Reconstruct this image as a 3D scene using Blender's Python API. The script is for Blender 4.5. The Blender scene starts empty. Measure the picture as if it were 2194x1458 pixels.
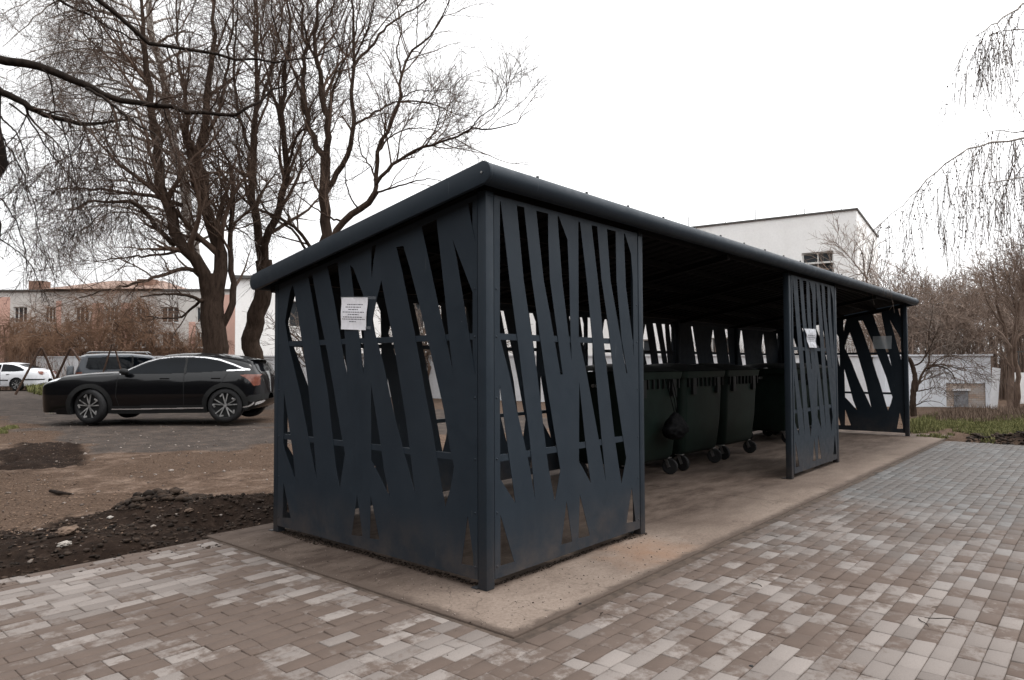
import bpy, bmesh, math, random
import numpy as np
from mathutils import Vector, Matrix
from mathutils.geometry import tessellate_polygon

# ------------------------------------------------------------------ camera, world, sun
scn = bpy.context.scene
col = scn.collection
RM = np.array([[0.6511017, -0.0232356, -0.7586347], [-0.7589803, -0.0251261, -0.6506287], [-0.0039438, 0.9994142, -0.0339950]])
CP = np.array([-3.1618, -2.9210, 1.38])
FPX, CX, CY = 1501.885, 1097.0, 729.0
cam_d = bpy.data.cameras.new('camera')
cam_d.sensor_width = 36.0
cam_d.lens = FPX / 2194.0 * 36.0
cam_d.clip_start = 0.05
cam_d.clip_end = 2000.0
cam = bpy.data.objects.new('camera', cam_d)
col.objects.link(cam)
M = Matrix([[*RM[0], CP[0]], [*RM[1], CP[1]], [*RM[2], CP[2]], [0, 0, 0, 1]])
cam.matrix_world = M
scn.camera = cam
scn.view_settings.view_transform = 'Standard'
scn.view_settings.look = 'None'
scn.view_settings.gamma = 1.0
scn.view_settings.exposure = 0.10
scn.cycles.max_bounces = 6
scn.cycles.transparent_max_bounces = 12

SUN_EL, SUN_AZ = math.radians(66), math.radians(-70)     # azimuth measured from +x towards +y
world = bpy.data.worlds.new('World')
scn.world = world
world.use_nodes = True
nt = world.node_tree
nt.nodes.clear()
sky = nt.nodes.new('ShaderNodeTexSky')
sky.sky_type = 'NISHITA'
sky.sun_disc = False
sky.sun_elevation = SUN_EL
sky.sun_rotation = math.radians(90) - SUN_AZ
sky.dust_density = 4.0
hsv = nt.nodes.new('ShaderNodeHueSaturation')
hsv.inputs['Saturation'].default_value = 0.12
bg1 = nt.nodes.new('ShaderNodeBackground')
bg1.inputs['Strength'].default_value = 0.05
bg2 = nt.nodes.new('ShaderNodeBackground')                 # the bright even cloud layer
bg2.inputs['Color'].default_value = (0.99, 0.992, 1.0, 1)
tc = nt.nodes.new('ShaderNodeTexCoord')
def wmath(op, a, b, clamp=False):
    n = nt.nodes.new('ShaderNodeMath'); n.operation = op; n.use_clamp = clamp
    for i, v in enumerate((a, b)):
        if isinstance(v, bpy.types.NodeSocket): nt.links.new(v, n.inputs[i])
        else: n.inputs[i].default_value = v
    return n.outputs[0]
sx = nt.nodes.new('ShaderNodeSeparateXYZ'); nt.links.new(tc.outputs['Generated'], sx.inputs[0])
dt = nt.nodes.new('ShaderNodeVectorMath'); dt.operation = 'DOT_PRODUCT'; nt.links.new(tc.outputs['Generated'], dt.inputs[0])
dt.inputs[1].default_value = (math.cos(SUN_AZ), math.sin(SUN_AZ), 0)
# overcast sky: brighter overhead than at the horizon, brighter on the side where the sun is
grad = wmath('ADD', 1.20, wmath('MULTIPLY', wmath('MAXIMUM', sx.outputs[2], 0.0), 1.0))
grad = wmath('MULTIPLY', grad, wmath('ADD', 1.0, wmath('MULTIPLY', dt.outputs['Value'], 0.34)))
nt.links.new(grad, bg2.inputs['Strength'])
add = nt.nodes.new('ShaderNodeAddShader')
wo = nt.nodes.new('ShaderNodeOutputWorld')
nt.links.new(sky.outputs[0], hsv.inputs['Color'])
nt.links.new(hsv.outputs[0], bg1.inputs['Color'])
nt.links.new(bg1.outputs[0], add.inputs[0])
nt.links.new(bg2.outputs[0], add.inputs[1])
nt.links.new(add.outputs[0], wo.inputs['Surface'])
sun_d = bpy.data.lights.new('sun', 'SUN')
sun_d.energy = 1.5
sun_d.angle = math.radians(25)
sun_d.color = (1.0, 0.96, 0.9)
sun = bpy.data.objects.new('sun', sun_d)
col.objects.link(sun)
sv = Vector((math.cos(SUN_EL) * math.cos(SUN_AZ), math.cos(SUN_EL) * math.sin(SUN_AZ), math.sin(SUN_EL)))
sun.rotation_euler = sv.to_track_quat('Z', 'Y').to_euler()

# ------------------------------------------------------------------ measuring helpers (photo pixel + distance -> metres)
def at(px, py, d):
    r = RM @ np.array([px - CX, -(py - CY), -FPX])
    return CP + r * (d / FPX)
def onz(px, py, z=0.0):
    r = RM @ np.array([px - CX, -(py - CY), -FPX])
    return CP + r * ((z - CP[2]) / r[2])
def onplane(px, py, p0, n):
    r = RM @ np.array([px - CX, -(py - CY), -FPX])
    return CP + r * (np.dot(np.array(p0) - CP, n) / np.dot(r, n))
def proj(P):
    c = (np.asarray(P) - CP) @ RM
    return CX - c[..., 0] / c[..., 2] * FPX, CY + c[..., 1] / c[..., 2] * FPX, -c[..., 2]

# ------------------------------------------------------------------ object helpers
def tag(o, label=None, cat=None, group=None, kind=None):
    if label: o['label'] = label
    if cat: o['category'] = cat
    if group: o['group'] = group
    if kind: o['kind'] = kind
    return o
def empty(name, loc=(0, 0, 0), label=None, cat=None, group=None, rz=0.0):
    o = bpy.data.objects.new(name, None)
    o.empty_display_size = 0.2
    o.location = loc
    o.rotation_euler = (0, 0, rz)
    col.objects.link(o)
    return tag(o, label, cat, group)
def link(name, me, m, parent=None, smooth=False, world_coords=True):
    if m is not None:
        for mm in (m if isinstance(m, (list, tuple)) else [m]):
            me.materials.append(mm)
    if smooth:
        me.polygons.foreach_set('use_smooth', [True] * len(me.polygons))
    o = bpy.data.objects.new(name, me)
    col.objects.link(o)
    if parent is not None:
        o.parent = parent
        if world_coords and parent.type == 'EMPTY':
            o.matrix_parent_inverse = Matrix.LocRotScale(parent.location, parent.rotation_euler, None).inverted()
    return o
def np_mesh(name, V, F, attr=None):
    """V (n,3), F (m,k) all same k, fast."""
    me = bpy.data.meshes.new(name)
    V = np.asarray(V, np.float32); F = np.asarray(F, np.int32)
    me.vertices.add(len(V)); me.vertices.foreach_set('co', V.ravel())
    k = F.shape[1]
    me.loops.add(F.size); me.loops.foreach_set('vertex_index', F.ravel())
    me.polygons.add(len(F))
    me.polygons.foreach_set('loop_start', np.arange(0, F.size, k, dtype=np.int32))
    me.polygons.foreach_set('loop_total', np.full(len(F), k, np.int32))
    me.update(calc_edges=True)
    if attr is not None:
        for nm, arr in attr.items():
            arr = np.asarray(arr, np.float32)
            if arr.ndim == 1:
                a = me.attributes.new(nm, 'FLOAT', 'POINT'); a.data.foreach_set('value', arr)
            else:
                a = me.attributes.new(nm, 'FLOAT_COLOR', 'POINT'); a.data.foreach_set('color', arr.ravel())
    return me
class MB:
    """collects simple solids into one mesh"""
    def __init__(s): s.v = []; s.f = []
    def add(s, vs, fs):
        b = len(s.v); s.v += [tuple(map(float, v)) for v in vs]; s.f += [tuple(i + b for i in f) for f in fs]; return s
    def box(s, x0, x1, y0, y1, z0, z1, T=None):
        vs = [(x, y, z) for z in (z0, z1) for y in (y0, y1) for x in (x0, x1)]
        if T is not None: vs = [T(v) for v in vs]
        return s.add(vs, [(0, 2, 3, 1), (4, 5, 7, 6), (0, 1, 5, 4), (2, 6, 7, 3), (0, 4, 6, 2), (1, 3, 7, 5)])
    def bar(s, a, b, w, h=None, up=(0, 0, 1)):
        h = h or w
        a = Vector(a); b = Vector(b); t = (b - a).normalized(); u = Vector(up)
        if abs(t.dot(u)) > .97: u = Vector((1, 0, 0))
        sx = t.cross(u).normalized() * (w / 2); sy = sx.cross(t).normalized() * (h / 2)
        vs = [p + i * sx + j * sy for p in (a, b) for j in (-1, 1) for i in (-1, 1)]
        return s.add(vs, [(0, 2, 3, 1), (4, 5, 7, 6), (0, 1, 5, 4), (2, 6, 7, 3), (0, 4, 6, 2), (1, 3, 7, 5)])
    def tube(s, pts, r, n=8, cap=True):
        P = [Vector(p) for p in pts]; rr = r if isinstance(r, (list, tuple)) else [r] * len(P)
        b = len(s.v); fs = []; vs = []
        for i, p in enumerate(P):
            t = (P[min(i + 1, len(P) - 1)] - P[max(i - 1, 0)]).normalized()
            u = Vector((0, 0, 1)) if abs(t.z) < .9 else Vector((1, 0, 0))
            x = t.cross(u).normalized(); y = x.cross(t)
            for k in range(n):
                a = 2 * math.pi * k / n
                vs.append(p + x * math.cos(a) * rr[i] + y * math.sin(a) * rr[i])
        for i in range(len(P) - 1):
            for k in range(n):
                fs.append((i * n + k, i * n + (k + 1) % n, (i + 1) * n + (k + 1) % n, (i + 1) * n + k))
        if cap:
            fs.append(tuple(range(n))); fs.append(tuple((len(P) - 1) * n + k for k in reversed(range(n))))
        return s.add(vs, fs)
    def lathe(s, prof, c, axis, n=24):
        """prof [(dist along axis, radius)]"""
        c = Vector(c); ax = Vector(axis).normalized()
        u = Vector((0, 0, 1)) if abs(ax.z) < .9 else Vector((1, 0, 0))
        x = ax.cross(u).normalized(); y = ax.cross(x)
        vs = []; fs = []
        for d, r in prof:
            for k in range(n):
                a = 2 * math.pi * k / n
                vs.append(c + ax * d + (x * math.cos(a) + y * math.sin(a)) * r)
        for i in range(len(prof) - 1):
            for k in range(n):
                fs.append((i * n + k, (i + 1) * n + k, (i + 1) * n + (k + 1) % n, i * n + (k + 1) % n))
        return s.add(vs, fs)
    def build(s, name, m, parent=None, smooth=False, bevel=0.0, T=None, angle=None):
        me = bpy.data.meshes.new(name)
        vs = s.v if T is None else [tuple(T(v)) for v in s.v]
        me.from_pydata(vs, [], s.f)
        bm = bmesh.new(); bm.from_mesh(me)
        bmesh.ops.recalc_face_normals(bm, faces=bm.faces)
        if bevel > 0:
            bmesh.ops.bevel(bm, geom=[e for e in bm.edges if len(e.link_faces) == 2 and e.calc_face_angle(0) > .6], offset=bevel, segments=2, affect='EDGES', profile=.5)
        bm.to_mesh(me); bm.free(); me.update()
        o = link(name, me, m, parent, smooth)
        if smooth and angle:
            me.set_sharp_from_angle(angle=angle)
        return o
def clip_poly(poly, a, b, c):
    """keep a*u+b*v<=c"""
    out = []
    for i in range(len(poly)):
        p, q = poly[i], poly[(i + 1) % len(poly)]
        dp, dq = a * p[0] + b * p[1] - c, a * q[0] + b * q[1] - c
        if dp <= 0: out.append(p)
        if (dp < 0) != (dq < 0) and dp != dq:
            t = dp / (dp - dq); out.append((p[0] + t * (q[0] - p[0]), p[1] + t * (q[1] - p[1])))
    return out
def plate(mb, outer, holes, th, T):
    """flat plate in (u,v) with real cut-outs; T(u,v,w)->xyz, w thickness direction"""
    loops = [outer] + holes
    flat = [p for l in loops for p in l]
    tris = tessellate_polygon([[Vector((p[0], p[1], 0)) for p in l] for l in loops])
    n = len(flat)
    vs = [T(p[0], p[1], 0.0) for p in flat] + [T(p[0], p[1], th) for p in flat]
    fs = [tuple(t) for t in tris] + [tuple(i + n for i in reversed(t)) for t in tris]
    b = 0
    for l in loops:
        k = len(l)
        for i in range(k):
            j = (i + 1) % k
            fs.append((b + i, b + j, b + j + n, b + i + n))
        b += k
    mb.add(vs, fs)
    return mb

# ------------------------------------------------------------------ materials
def new_mat(name):
    m = bpy.data.materials.new(name); m.use_nodes = True
    t = m.node_tree; bs = t.nodes['Principled BSDF']
    return m, t, bs
def N(t, typ, **kw):
    n = t.nodes.new(typ)
    for k, v in kw.items():
        if k in n.inputs: n.inputs[k].default_value = v
        else: setattr(n, k, v)
    return n
def coords(t):
    g = N(t, 'ShaderNodeNewGeometry'); return g.outputs['Position']
def noise(t, scale, detail=4.0, rough=.6, vec=None, stretch=None):
    n = N(t, 'ShaderNodeTexNoise'); n.inputs['Scale'].default_value = scale
    n.inputs['Detail'].default_value = detail; n.inputs['Roughness'].default_value = rough
    v = vec if vec is not None else coords(t)
    if stretch:
        mp = N(t, 'ShaderNodeMapping'); mp.inputs['Scale'].default_value = stretch
        t.links.new(v, mp.inputs['Vector']); v = mp.outputs[0]
    t.links.new(v, n.inputs['Vector'])
    return n.outputs['Fac']
def ramp(t, fac, stops):
    r = N(t, 'ShaderNodeValToRGB')
    e = r.color_ramp.elements
    while len(e) < len(stops): e.new(.5)
    for i, (p, c) in enumerate(stops):
        e[i].position = p
        e[i].color = (*c, 1) if isinstance(c, (tuple, list)) else (c, c, c, 1)
    t.links.new(fac, r.inputs[0])
    return r.outputs[0]
def mix(t, fac, a, b, mode='MIX'):
    n = N(t, 'ShaderNodeMix', data_type='RGBA', blend_type=mode)
    for sock, v in ((0, fac), (6, a), (7, b)):
        if isinstance(v, bpy.types.NodeSocket): t.links.new(v, n.inputs[sock])
        elif isinstance(v, (int, float)): n.inputs[sock].default_value = v
        else: n.inputs[sock].default_value = (*v, 1)
    return n.outputs[2]
def math_(t, op, a, b=None, c=None, clamp=False):
    n = N(t, 'ShaderNodeMath', operation=op, use_clamp=clamp)
    for i, v in enumerate((a, b, c)):
        if v is None: continue
        if isinstance(v, bpy.types.NodeSocket): t.links.new(v, n.inputs[i])
        else: n.inputs[i].default_value = v
    return n.outputs[0]
def bump(t, bs, h, strength=.3, dist=.01):
    b = N(t, 'ShaderNodeBump'); b.inputs['Strength'].default_value = strength; b.inputs['Distance'].default_value = dist
    t.links.new(h, b.inputs['Height']); t.links.new(b.outputs[0], bs.inputs['Normal'])
def attr_(t, name, out='Fac'):
    a = N(t, 'ShaderNodeAttribute'); a.attribute_name = name; return a.outputs[out]
def simple(name, c, rough=.6, var=.25, scale=8.0, metal=0.0, spec=.3, bmp=0.0, bscale=60.0, bdist=.003, coat=0.0):
    m, t, bs = new_mat(name)
    c2 = tuple(max(0, x * (1 - var)) for x in c); c3 = tuple(min(1, x * (1 + var)) for x in c)
    t.links.new(mix(t, ramp(t, noise(t, scale, 6), [(.35, 0.0), (.65, 1.0)]), c2, c3), bs.inputs['Base Color'])
    bs.inputs['Roughness'].default_value = rough; bs.inputs['Metallic'].default_value = metal
    bs.inputs['Specular IOR Level'].default_value = spec
    bs.inputs['Coat Weight'].default_value = coat
    if bmp: bump(t, bs, noise(t, bscale, 5), bmp, bdist)
    return m

def mat_paint():
    m, t, bs = new_mat('slate_blue_paint')
    pos = coords(t)
    sep = N(t, 'ShaderNodeSeparateXYZ'); t.links.new(pos, sep.inputs[0])
    base = mix(t, ramp(t, noise(t, 3.0, 5), [(.3, 0.), (.7, 1.)]), (.0145, .0215, .0300), (.0195, .0275, .0370))
    # dust and splashed mud that sits on the lowest part of the steel, uneven edge
    low = math_(t, 'SUBTRACT', .42, sep.outputs[2])
    low = math_(t, 'MULTIPLY', low, 2.2, clamp=True)
    n1 = ramp(t, noise(t, 5.0, 8, .7), [(.40, 0.), (.66, 1.)])
    dust = math_(t, 'MULTIPLY', low, math_(t, 'ADD', math_(t, 'MULTIPLY', n1, .75), .12), clamp=True)
    film = ramp(t, noise(t, 1.6, 9, .75, stretch=(1, 1, .35)), [(.45, 0.), (.8, 1.)])
    base = mix(t, math_(t, 'MULTIPLY', film, .13), base, (.05, .052, .054))
    c = mix(t, math_(t, 'MULTIPLY', dust, .75), base, (.085, .066, .055))
    # scratches, pale chips
    sc = ramp(t, noise(t, 26.0, 3, .5, stretch=(1, 1, .12)), [(.715, 0.), (.74, 1.)])
    c = mix(t, math_(t, 'MULTIPLY', sc, .30), c, (.07, .078, .085))
    chips = ramp(t, noise(t, 70.0, 2), [(.77, 0.), (.79, 1.)])
    chips = math_(t, 'MULTIPLY', chips, ramp(t, noise(t, 2.0, 2), [(.5, 0.), (.6, 1.)]))
    c = mix(t, chips, c, (.32, .33, .34))
    t.links.new(c, bs.inputs['Base Color'])
    t.links.new(ramp(t, noise(t, 12, 4), [(.3, .42), (.7, .58)]), bs.inputs['Roughness'])
    bs.inputs['Specular IOR Level'].default_value = .17
    bump(t, bs, math_(t, 'ADD', math_(t, 'MULTIPLY', noise(t, 240, 3), .06), noise(t, 2.6, 2, .4)), .55, .012)
    return m
def mat_concrete():
    m, t, bs = new_mat('dusty_concrete')
    pos = coords(t)
    a = ramp(t, noise(t, .9, 8, .65), [(.3, (.120, .090, .073)), (.5, (.165, .128, .105)), (.72, (.215, .172, .143))])
    fine = ramp(t, noise(t, 45, 6, .75), [(.33, (.60, .58, .56)), (.5, (.98, .98, .98)), (.68, (1.18, 1.18, 1.18))])
    c = mix(t, .85, a, fine, 'MULTIPLY')
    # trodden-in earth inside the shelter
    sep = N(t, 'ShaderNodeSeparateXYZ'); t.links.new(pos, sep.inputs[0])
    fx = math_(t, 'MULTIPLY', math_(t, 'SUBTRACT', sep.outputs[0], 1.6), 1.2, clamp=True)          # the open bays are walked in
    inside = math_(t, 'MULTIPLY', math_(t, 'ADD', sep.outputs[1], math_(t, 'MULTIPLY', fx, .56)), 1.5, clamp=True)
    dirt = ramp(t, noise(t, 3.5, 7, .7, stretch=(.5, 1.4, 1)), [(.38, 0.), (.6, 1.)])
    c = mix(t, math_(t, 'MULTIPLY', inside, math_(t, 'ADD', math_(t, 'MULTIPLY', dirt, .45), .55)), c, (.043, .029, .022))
    smear = ramp(t, noise(t, 2.3, 9, .78, stretch=(.6, 1.3, 1)), [(.50, 0.), (.66, 1.)])
    c = mix(t, math_(t, 'MULTIPLY', smear, .5), c, (.085, .062, .049))
    # rusty clay stain near the kerb
    d = N(t, 'ShaderNodeVectorMath', operation='DISTANCE'); t.links.new(pos, d.inputs[0]); d.inputs[1].default_value = (1.45, -.33, 0)
    stain = math_(t, 'SUBTRACT', math_(t, 'MULTIPLY', noise(t, 4, 6), 1.1), d.outputs['Value'], clamp=True)
    c = mix(t, math_(t, 'MULTIPLY', stain, .8, clamp=True), c, (.20, .10, .05))
    ex = math_(t, 'ABSOLUTE', math_(t, 'ADD', sep.outputs[0], .43)); ey = math_(t, 'ABSOLUTE', math_(t, 'ADD', sep.outputs[1], .58))
    ed = math_(t, 'SUBTRACT', math_(t, 'MULTIPLY', noise(t, 6, 7, .7), .16), math_(t, 'MINIMUM', ex, ey))
    c = mix(t, math_(t, 'MULTIPLY', ed, 16.0, clamp=True), c, (.068, .050, .040))
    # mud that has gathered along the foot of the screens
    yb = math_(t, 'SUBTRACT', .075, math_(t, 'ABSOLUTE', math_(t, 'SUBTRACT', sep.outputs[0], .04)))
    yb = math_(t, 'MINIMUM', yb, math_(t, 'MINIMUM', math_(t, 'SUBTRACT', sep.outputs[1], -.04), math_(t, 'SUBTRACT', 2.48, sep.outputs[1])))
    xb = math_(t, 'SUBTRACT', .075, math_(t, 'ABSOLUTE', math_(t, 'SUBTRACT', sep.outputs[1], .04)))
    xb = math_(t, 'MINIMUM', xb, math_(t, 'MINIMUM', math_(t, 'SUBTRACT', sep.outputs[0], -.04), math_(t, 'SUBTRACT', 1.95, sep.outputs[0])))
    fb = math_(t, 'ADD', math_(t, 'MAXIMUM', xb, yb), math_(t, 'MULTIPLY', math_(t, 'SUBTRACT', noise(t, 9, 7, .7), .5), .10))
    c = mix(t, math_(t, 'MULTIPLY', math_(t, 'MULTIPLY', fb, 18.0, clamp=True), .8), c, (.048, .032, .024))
    crack = N(t, 'ShaderNodeTexVoronoi', feature='DISTANCE_TO_EDGE'); crack.inputs['Scale'].default_value = .55
    wv = N(t, 'ShaderNodeVectorMath', operation='ADD'); nv = N(t, 'ShaderNodeTexNoise'); nv.inputs['Scale'].default_value = 3.; t.links.new(pos, nv.inputs['Vector'])
    t.links.new(pos, wv.inputs[0]); t.links.new(nv.outputs['Color'], wv.inputs[1]); t.links.new(wv.outputs[0], crack.inputs['Vector'])
    ck = ramp(t, crack.outputs['Distance'], [(.0, 1.), (.0035, 0.)])
    c = mix(t, math_(t, 'MULTIPLY', ck, .55), c, (.045, .033, .026))
    dk = ramp(t, noise(t, 22, 3, .5), [(.70, 0.), (.74, 1.)])
    c = mix(t, math_(t, 'MULTIPLY', dk, .6), c, (.07, .05, .04))
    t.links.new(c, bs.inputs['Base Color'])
    bs.inputs['Roughness'].default_value = .92; bs.inputs['Specular IOR Level'].default_value = .25
    bump(t, bs, noise(t, 38, 8, .7), .5, .006)
    return m
def mat_paver():
    m, t, bs = new_mat('paving_brick')
    pos = coords(t); tone = attr_(t, 'tone'); sep = N(t, 'ShaderNodeSeparateXYZ'); t.links.new(pos, sep.inputs[0])
    light = mix(t, tone, (.138, .119, .109), (.225, .200, .185))
    grey = mix(t, tone, (.072, .070, .069), (.120, .117, .115))
    # bricks far to the right were laid in a greyer batch and swept clean
    gx = math_(t, 'MULTIPLY_ADD', sep.outputs[0], .28, -.62)
    gx = math_(t, 'ADD', gx, math_(t, 'MULTIPLY', math_(t, 'SUBTRACT', noise(t, .55, 5), .5), 1.9))
    gx = math_(t, 'ADD', gx, math_(t, 'MULTIPLY', math_(t, 'SUBTRACT', tone, .5), .5), clamp=True)
    base = mix(t, gx, light, grey)
    sp = ramp(t, noise(t, 160, 3), [(.3, (.8, .8, .8)), (.6, (1.05, 1.05, 1.05))])
    base = mix(t, .7, base, sp, 'MULTIPLY')
    mud = mix(t, noise(t, 9, 6), (.060, .042, .033), (.098, .070, .056))
    mud = mix(t, gx, mud, (.082, .073, .068))
    # how much trodden-in soil covers each brick: patches + per-brick luck + fine breakup
    k = math_(t, 'MULTIPLY_ADD', math_(t, 'SUBTRACT', noise(t, .75, 6, .6), .5), 4.2, .60)
    k = math_(t, 'ADD', k, math_(t, 'MULTIPLY', math_(t, 'SUBTRACT', attr_(t, 'luck'), .5), 1.15))
    k = math_(t, 'ADD', k, math_(t, 'MULTIPLY', math_(t, 'SUBTRACT', noise(t, 14, 8, .75), .5), 1.9))
    k = ramp(t, k, [(.30, 0.), (.68, 1.)])
    c = mix(t, math_(t, 'MULTIPLY_ADD', k, .80, .12), base, mud)
    spot = ramp(t, noise(t, 30, 2), [(.735, 0.), (.755, 1.)])
    c = mix(t, math_(t, 'MULTIPLY', spot, .75), c, (.05, .038, .03))
    t.links.new(c, bs.inputs['Base Color'])
    t.links.new(ramp(t, gx, [(0., .9), (1., .72)]), bs.inputs['Roughness']); bs.inputs['Specular IOR Level'].default_value = .3
    bump(t, bs, noise(t, 90, 6, .7), .45, .003)
    return m
def mat_ground():
    m, t, bs = new_mat('earth')
    rg = N(t, 'ShaderNodeAttribute'); rg.attribute_name = 'region'
    sp = N(t, 'ShaderNodeSeparateColor'); t.links.new(rg.outputs['Color'], sp.inputs[0])
    n1 = noise(t, 2.2, 9, .7); n2 = noise(t, 30, 8, .75); n3 = noise(t, .35, 4)
    tan = ramp(t, n1, [(.28, (.040, .027, .020)), (.48, (.092, .064, .048)), (.7, (.185, .140, .112))])
    tan = mix(t, .95, tan, ramp(t, n2, [(.32, (.30, .27, .25)), (.5, (.95, .92, .9)), (.68, (1.35, 1.32, 1.3))]), 'MULTIPLY')
    blot = ramp(t, noise(t, 6.5, 9, .75, stretch=(1, 1.6, 1)), [(.50, 0.), (.64, 1.)])
    tan = mix(t, math_(t, 'MULTIPLY', blot, .6), tan, (.040, .027, .020))
    soil = ramp(t, noise(t, 7, 9, .75), [(.3, (.008, .0052, .004)), (.55, (.020, .0132, .010)), (.75, (.05, .034, .026))])
    asph = ramp(t, n1, [(.3, (.040, .034, .031)), (.52, (.064, .053, .047)), (.7, (.105, .083, .070))])
    asph = mix(t, math_(t, 'MULTIPLY', blot, .45), asph, (.036, .028, .024))
    asph = mix(t, .7, asph, ramp(t, n2, [(.3, (.75, .75, .75)), (.65, (1.1, 1.1, 1.1))]), 'MULTIPLY')
    leaf = ramp(t, noise(t, 55, 6, .8), [(.3, (.030, .020, .014)), (.5, (.072, .048, .035)), (.7, (.13, .090, .066))])
    def edge(ch, amt=.5):
        return ramp(t, math_(t, 'ADD', ch, math_(t, 'MULTIPLY', math_(t, 'SUBTRACT', noise(t, 5, 8, .7), .5), amt)), [(.25, 0.), (.72, 1.)])
    c = mix(t, edge(sp.outputs[1]), tan, asph)
    c = mix(t, math_(t, 'MULTIPLY', edge(sp.outputs[2], 1.1), .85), c, leaf)
    c = mix(t, edge(sp.outputs[0], .6), c, soil)
    t.links.new(c, bs.inputs['Base Color'])
    bs.inputs['Roughness'].default_value = 1.0; bs.inputs['Specular IOR Level'].default_value = .06
    bump(t, bs, math_(t, 'ADD', n2, math_(t, 'MULTIPLY', noise(t, 9, 6), 2.0)), .7, .02)
    return m
def mat_bark(name, a, b, scale=14.0, birch=False):
    m, t, bs = new_mat(name)
    n1 = noise(t, scale, 7, .7, stretch=(1, 1, .25))
    c = ramp(t, n1, [(.3, a), (.7, b)])
    if birch:
        pat = ramp(t, noise(t, 5.0, 6, .65, stretch=(1, 1, 1.6)), [(.40, 0.), (.50, 1.)])
        c = mix(t, pat, c, ramp(t, noise(t, 20, 5), [(.3, (.24, .21, .19)), (.6, (.42, .39, .36))]))
    t.links.new(c, bs.inputs['Base Color']); bs.inputs['Roughness'].default_value = .9
    bs.inputs['Specular IOR Level'].default_value = .08
    bump(t, bs, noise(t, scale * 1.5, 6, .7, stretch=(1, 1, .2)), .8, .03)
    return m
def mat_tone(name, lo, hi, rough=.8):
    m, t, bs = new_mat(name)
    t.links.new(ramp(t, attr_(t, 'tone'), [(0., lo), (1., hi)]), bs.inputs['Base Color'])
    bs.inputs['Roughness'].default_value = rough; bs.inputs['Specular IOR Level'].default_value = .2
    return m
def mat_glass(name, c=(.02, .024, .028), rough=.06, spec=.6):
    m, t, bs = new_mat(name)
    t.links.new(mix(t, noise(t, 2.0, 3), tuple(x * .6 for x in c), tuple(x * 1.4 for x in c)), bs.inputs['Base Color'])
    bs.inputs['Roughness'].default_value = rough; bs.inputs['Specular IOR Level'].default_value = spec
    return m
def mat_plaster(name, c, dirt=(.3, .27, .24), amt=.5):
    m, t, bs = new_mat(name)
    d = ramp(t, noise(t, .8, 9, .7, stretch=(1, 1, .5)), [(.45, 0.), (.75, 1.)])
    cc = mix(t, math_(t, 'MULTIPLY', d, amt), c, dirt)
    cc = mix(t, .5, cc, ramp(t, noise(t, 12, 6, .7), [(.3, (.88, .88, .88)), (.6, (1.03, 1.03, 1.03))]), 'MULTIPLY')
    t.links.new(cc, bs.inputs['Base Color']); bs.inputs['Roughness'].default_value = .9
    bs.inputs['Specular IOR Level'].default_value = .2
    bump(t, bs, noise(t, 30, 5), .3, .01)
    return m

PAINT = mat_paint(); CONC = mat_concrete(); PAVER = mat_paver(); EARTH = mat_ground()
JOINT = simple('joint_soil', (.055, .040, .031), .95, .4, 12, bmp=.5)
DECK = simple('galvanised_deck', (.0045, .0045, .005), .6, .35, 4, spec=.12)
BARK = mat_bark('brown_bark', (.018, .012, .009), (.066, .045, .034))
BARK_D = mat_bark('dark_bark', (.010, .008, .007), (.034, .025, .020))
BARK_L = mat_bark('grey_brown_bark', (.07, .048, .037), (.20, .145, .115))
BARK_B = mat_bark('birch_bark', (.03, .02, .016), (.10, .07, .055), birch=True)
TWIG = mat_bark('brown_twig', (.055, .037, .028), (.145, .100, .077), 3)
TWIG_D = mat_bark('dark_twig', (.03, .022, .018), (.085, .06, .048), 3)
TWIG_G = mat_bark('grey_twig', (.075, .059, .050), (.18, .143, .122), 3)
TWIG_R = mat_bark('pinkish_twig', (.15, .112, .09), (.29, .22, .18), 3)
TWIG_O = mat_bark('rusty_twig', (.10, .058, .038), (.22, .135, .09), 3)
WHITE = simple('white_paint', (.62, .61, .59), .6, .1)
PAPER = simple('paper', (.80, .80, .84), .7, .06, 30)
INK = simple('ink', (.10, .10, .12), .8, .2, 40)
RUBBER = simple('rubber', (.013, .013, .014), .75, .3, 30)
STEEL = simple('bare_steel', (.42, .42, .42), .35, .2, 20, metal=.9)
RUST = simple('rusty_pipe', (.075, .045, .032), .85, .4, 10, bmp=.4)

# ------------------------------------------------------------------ ground
class VN:
    def __init__(s, seed): s.g = np.random.default_rng(seed).random((257, 257))
    def __call__(s, x, y, f):
        x = np.asarray(x) * f + 1000.3; y = np.asarray(y) * f + 1000.7
        xi = np.floor(x).astype(int); yi = np.floor(y).astype(int); fx = x - xi; fy = y - yi
        fx = fx * fx * (3 - 2 * fx); fy = fy * fy * (3 - 2 * fy)
        a = s.g[xi % 256, yi % 256]; b = s.g[(xi + 1) % 256, yi % 256]; c = s.g[xi % 256, (yi + 1) % 256]; d = s.g[(xi + 1) % 256, (yi + 1) % 256]
        return (a * (1 - fx) + b * fx) * (1 - fy) + (c * (1 - fx) + d * fx) * fy - .5
vn = VN(3)
def sstep(a, b, x):
    t = np.clip((np.asarray(x, float) - a) / (b - a), 0, 1); return t * t * (3 - 2 * t)
def bumpf(x, y, cx, cy, rx, ry, ang=0.):
    c, s = math.cos(ang), math.sin(ang); dx = x - cx; dy = y - cy
    u = (dx * c + dy * s) / rx; v = (-dx * s + dy * c) / ry
    return np.exp(-(u * u + v * v))
HEAP = [onz(340, 1080, .03), onz(505, 1085, .03), onz(430, 1092, .0), onz(140, 1175, 0.), onz(2140, 945, 0.), onz(2040, 915, 0)]
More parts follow.
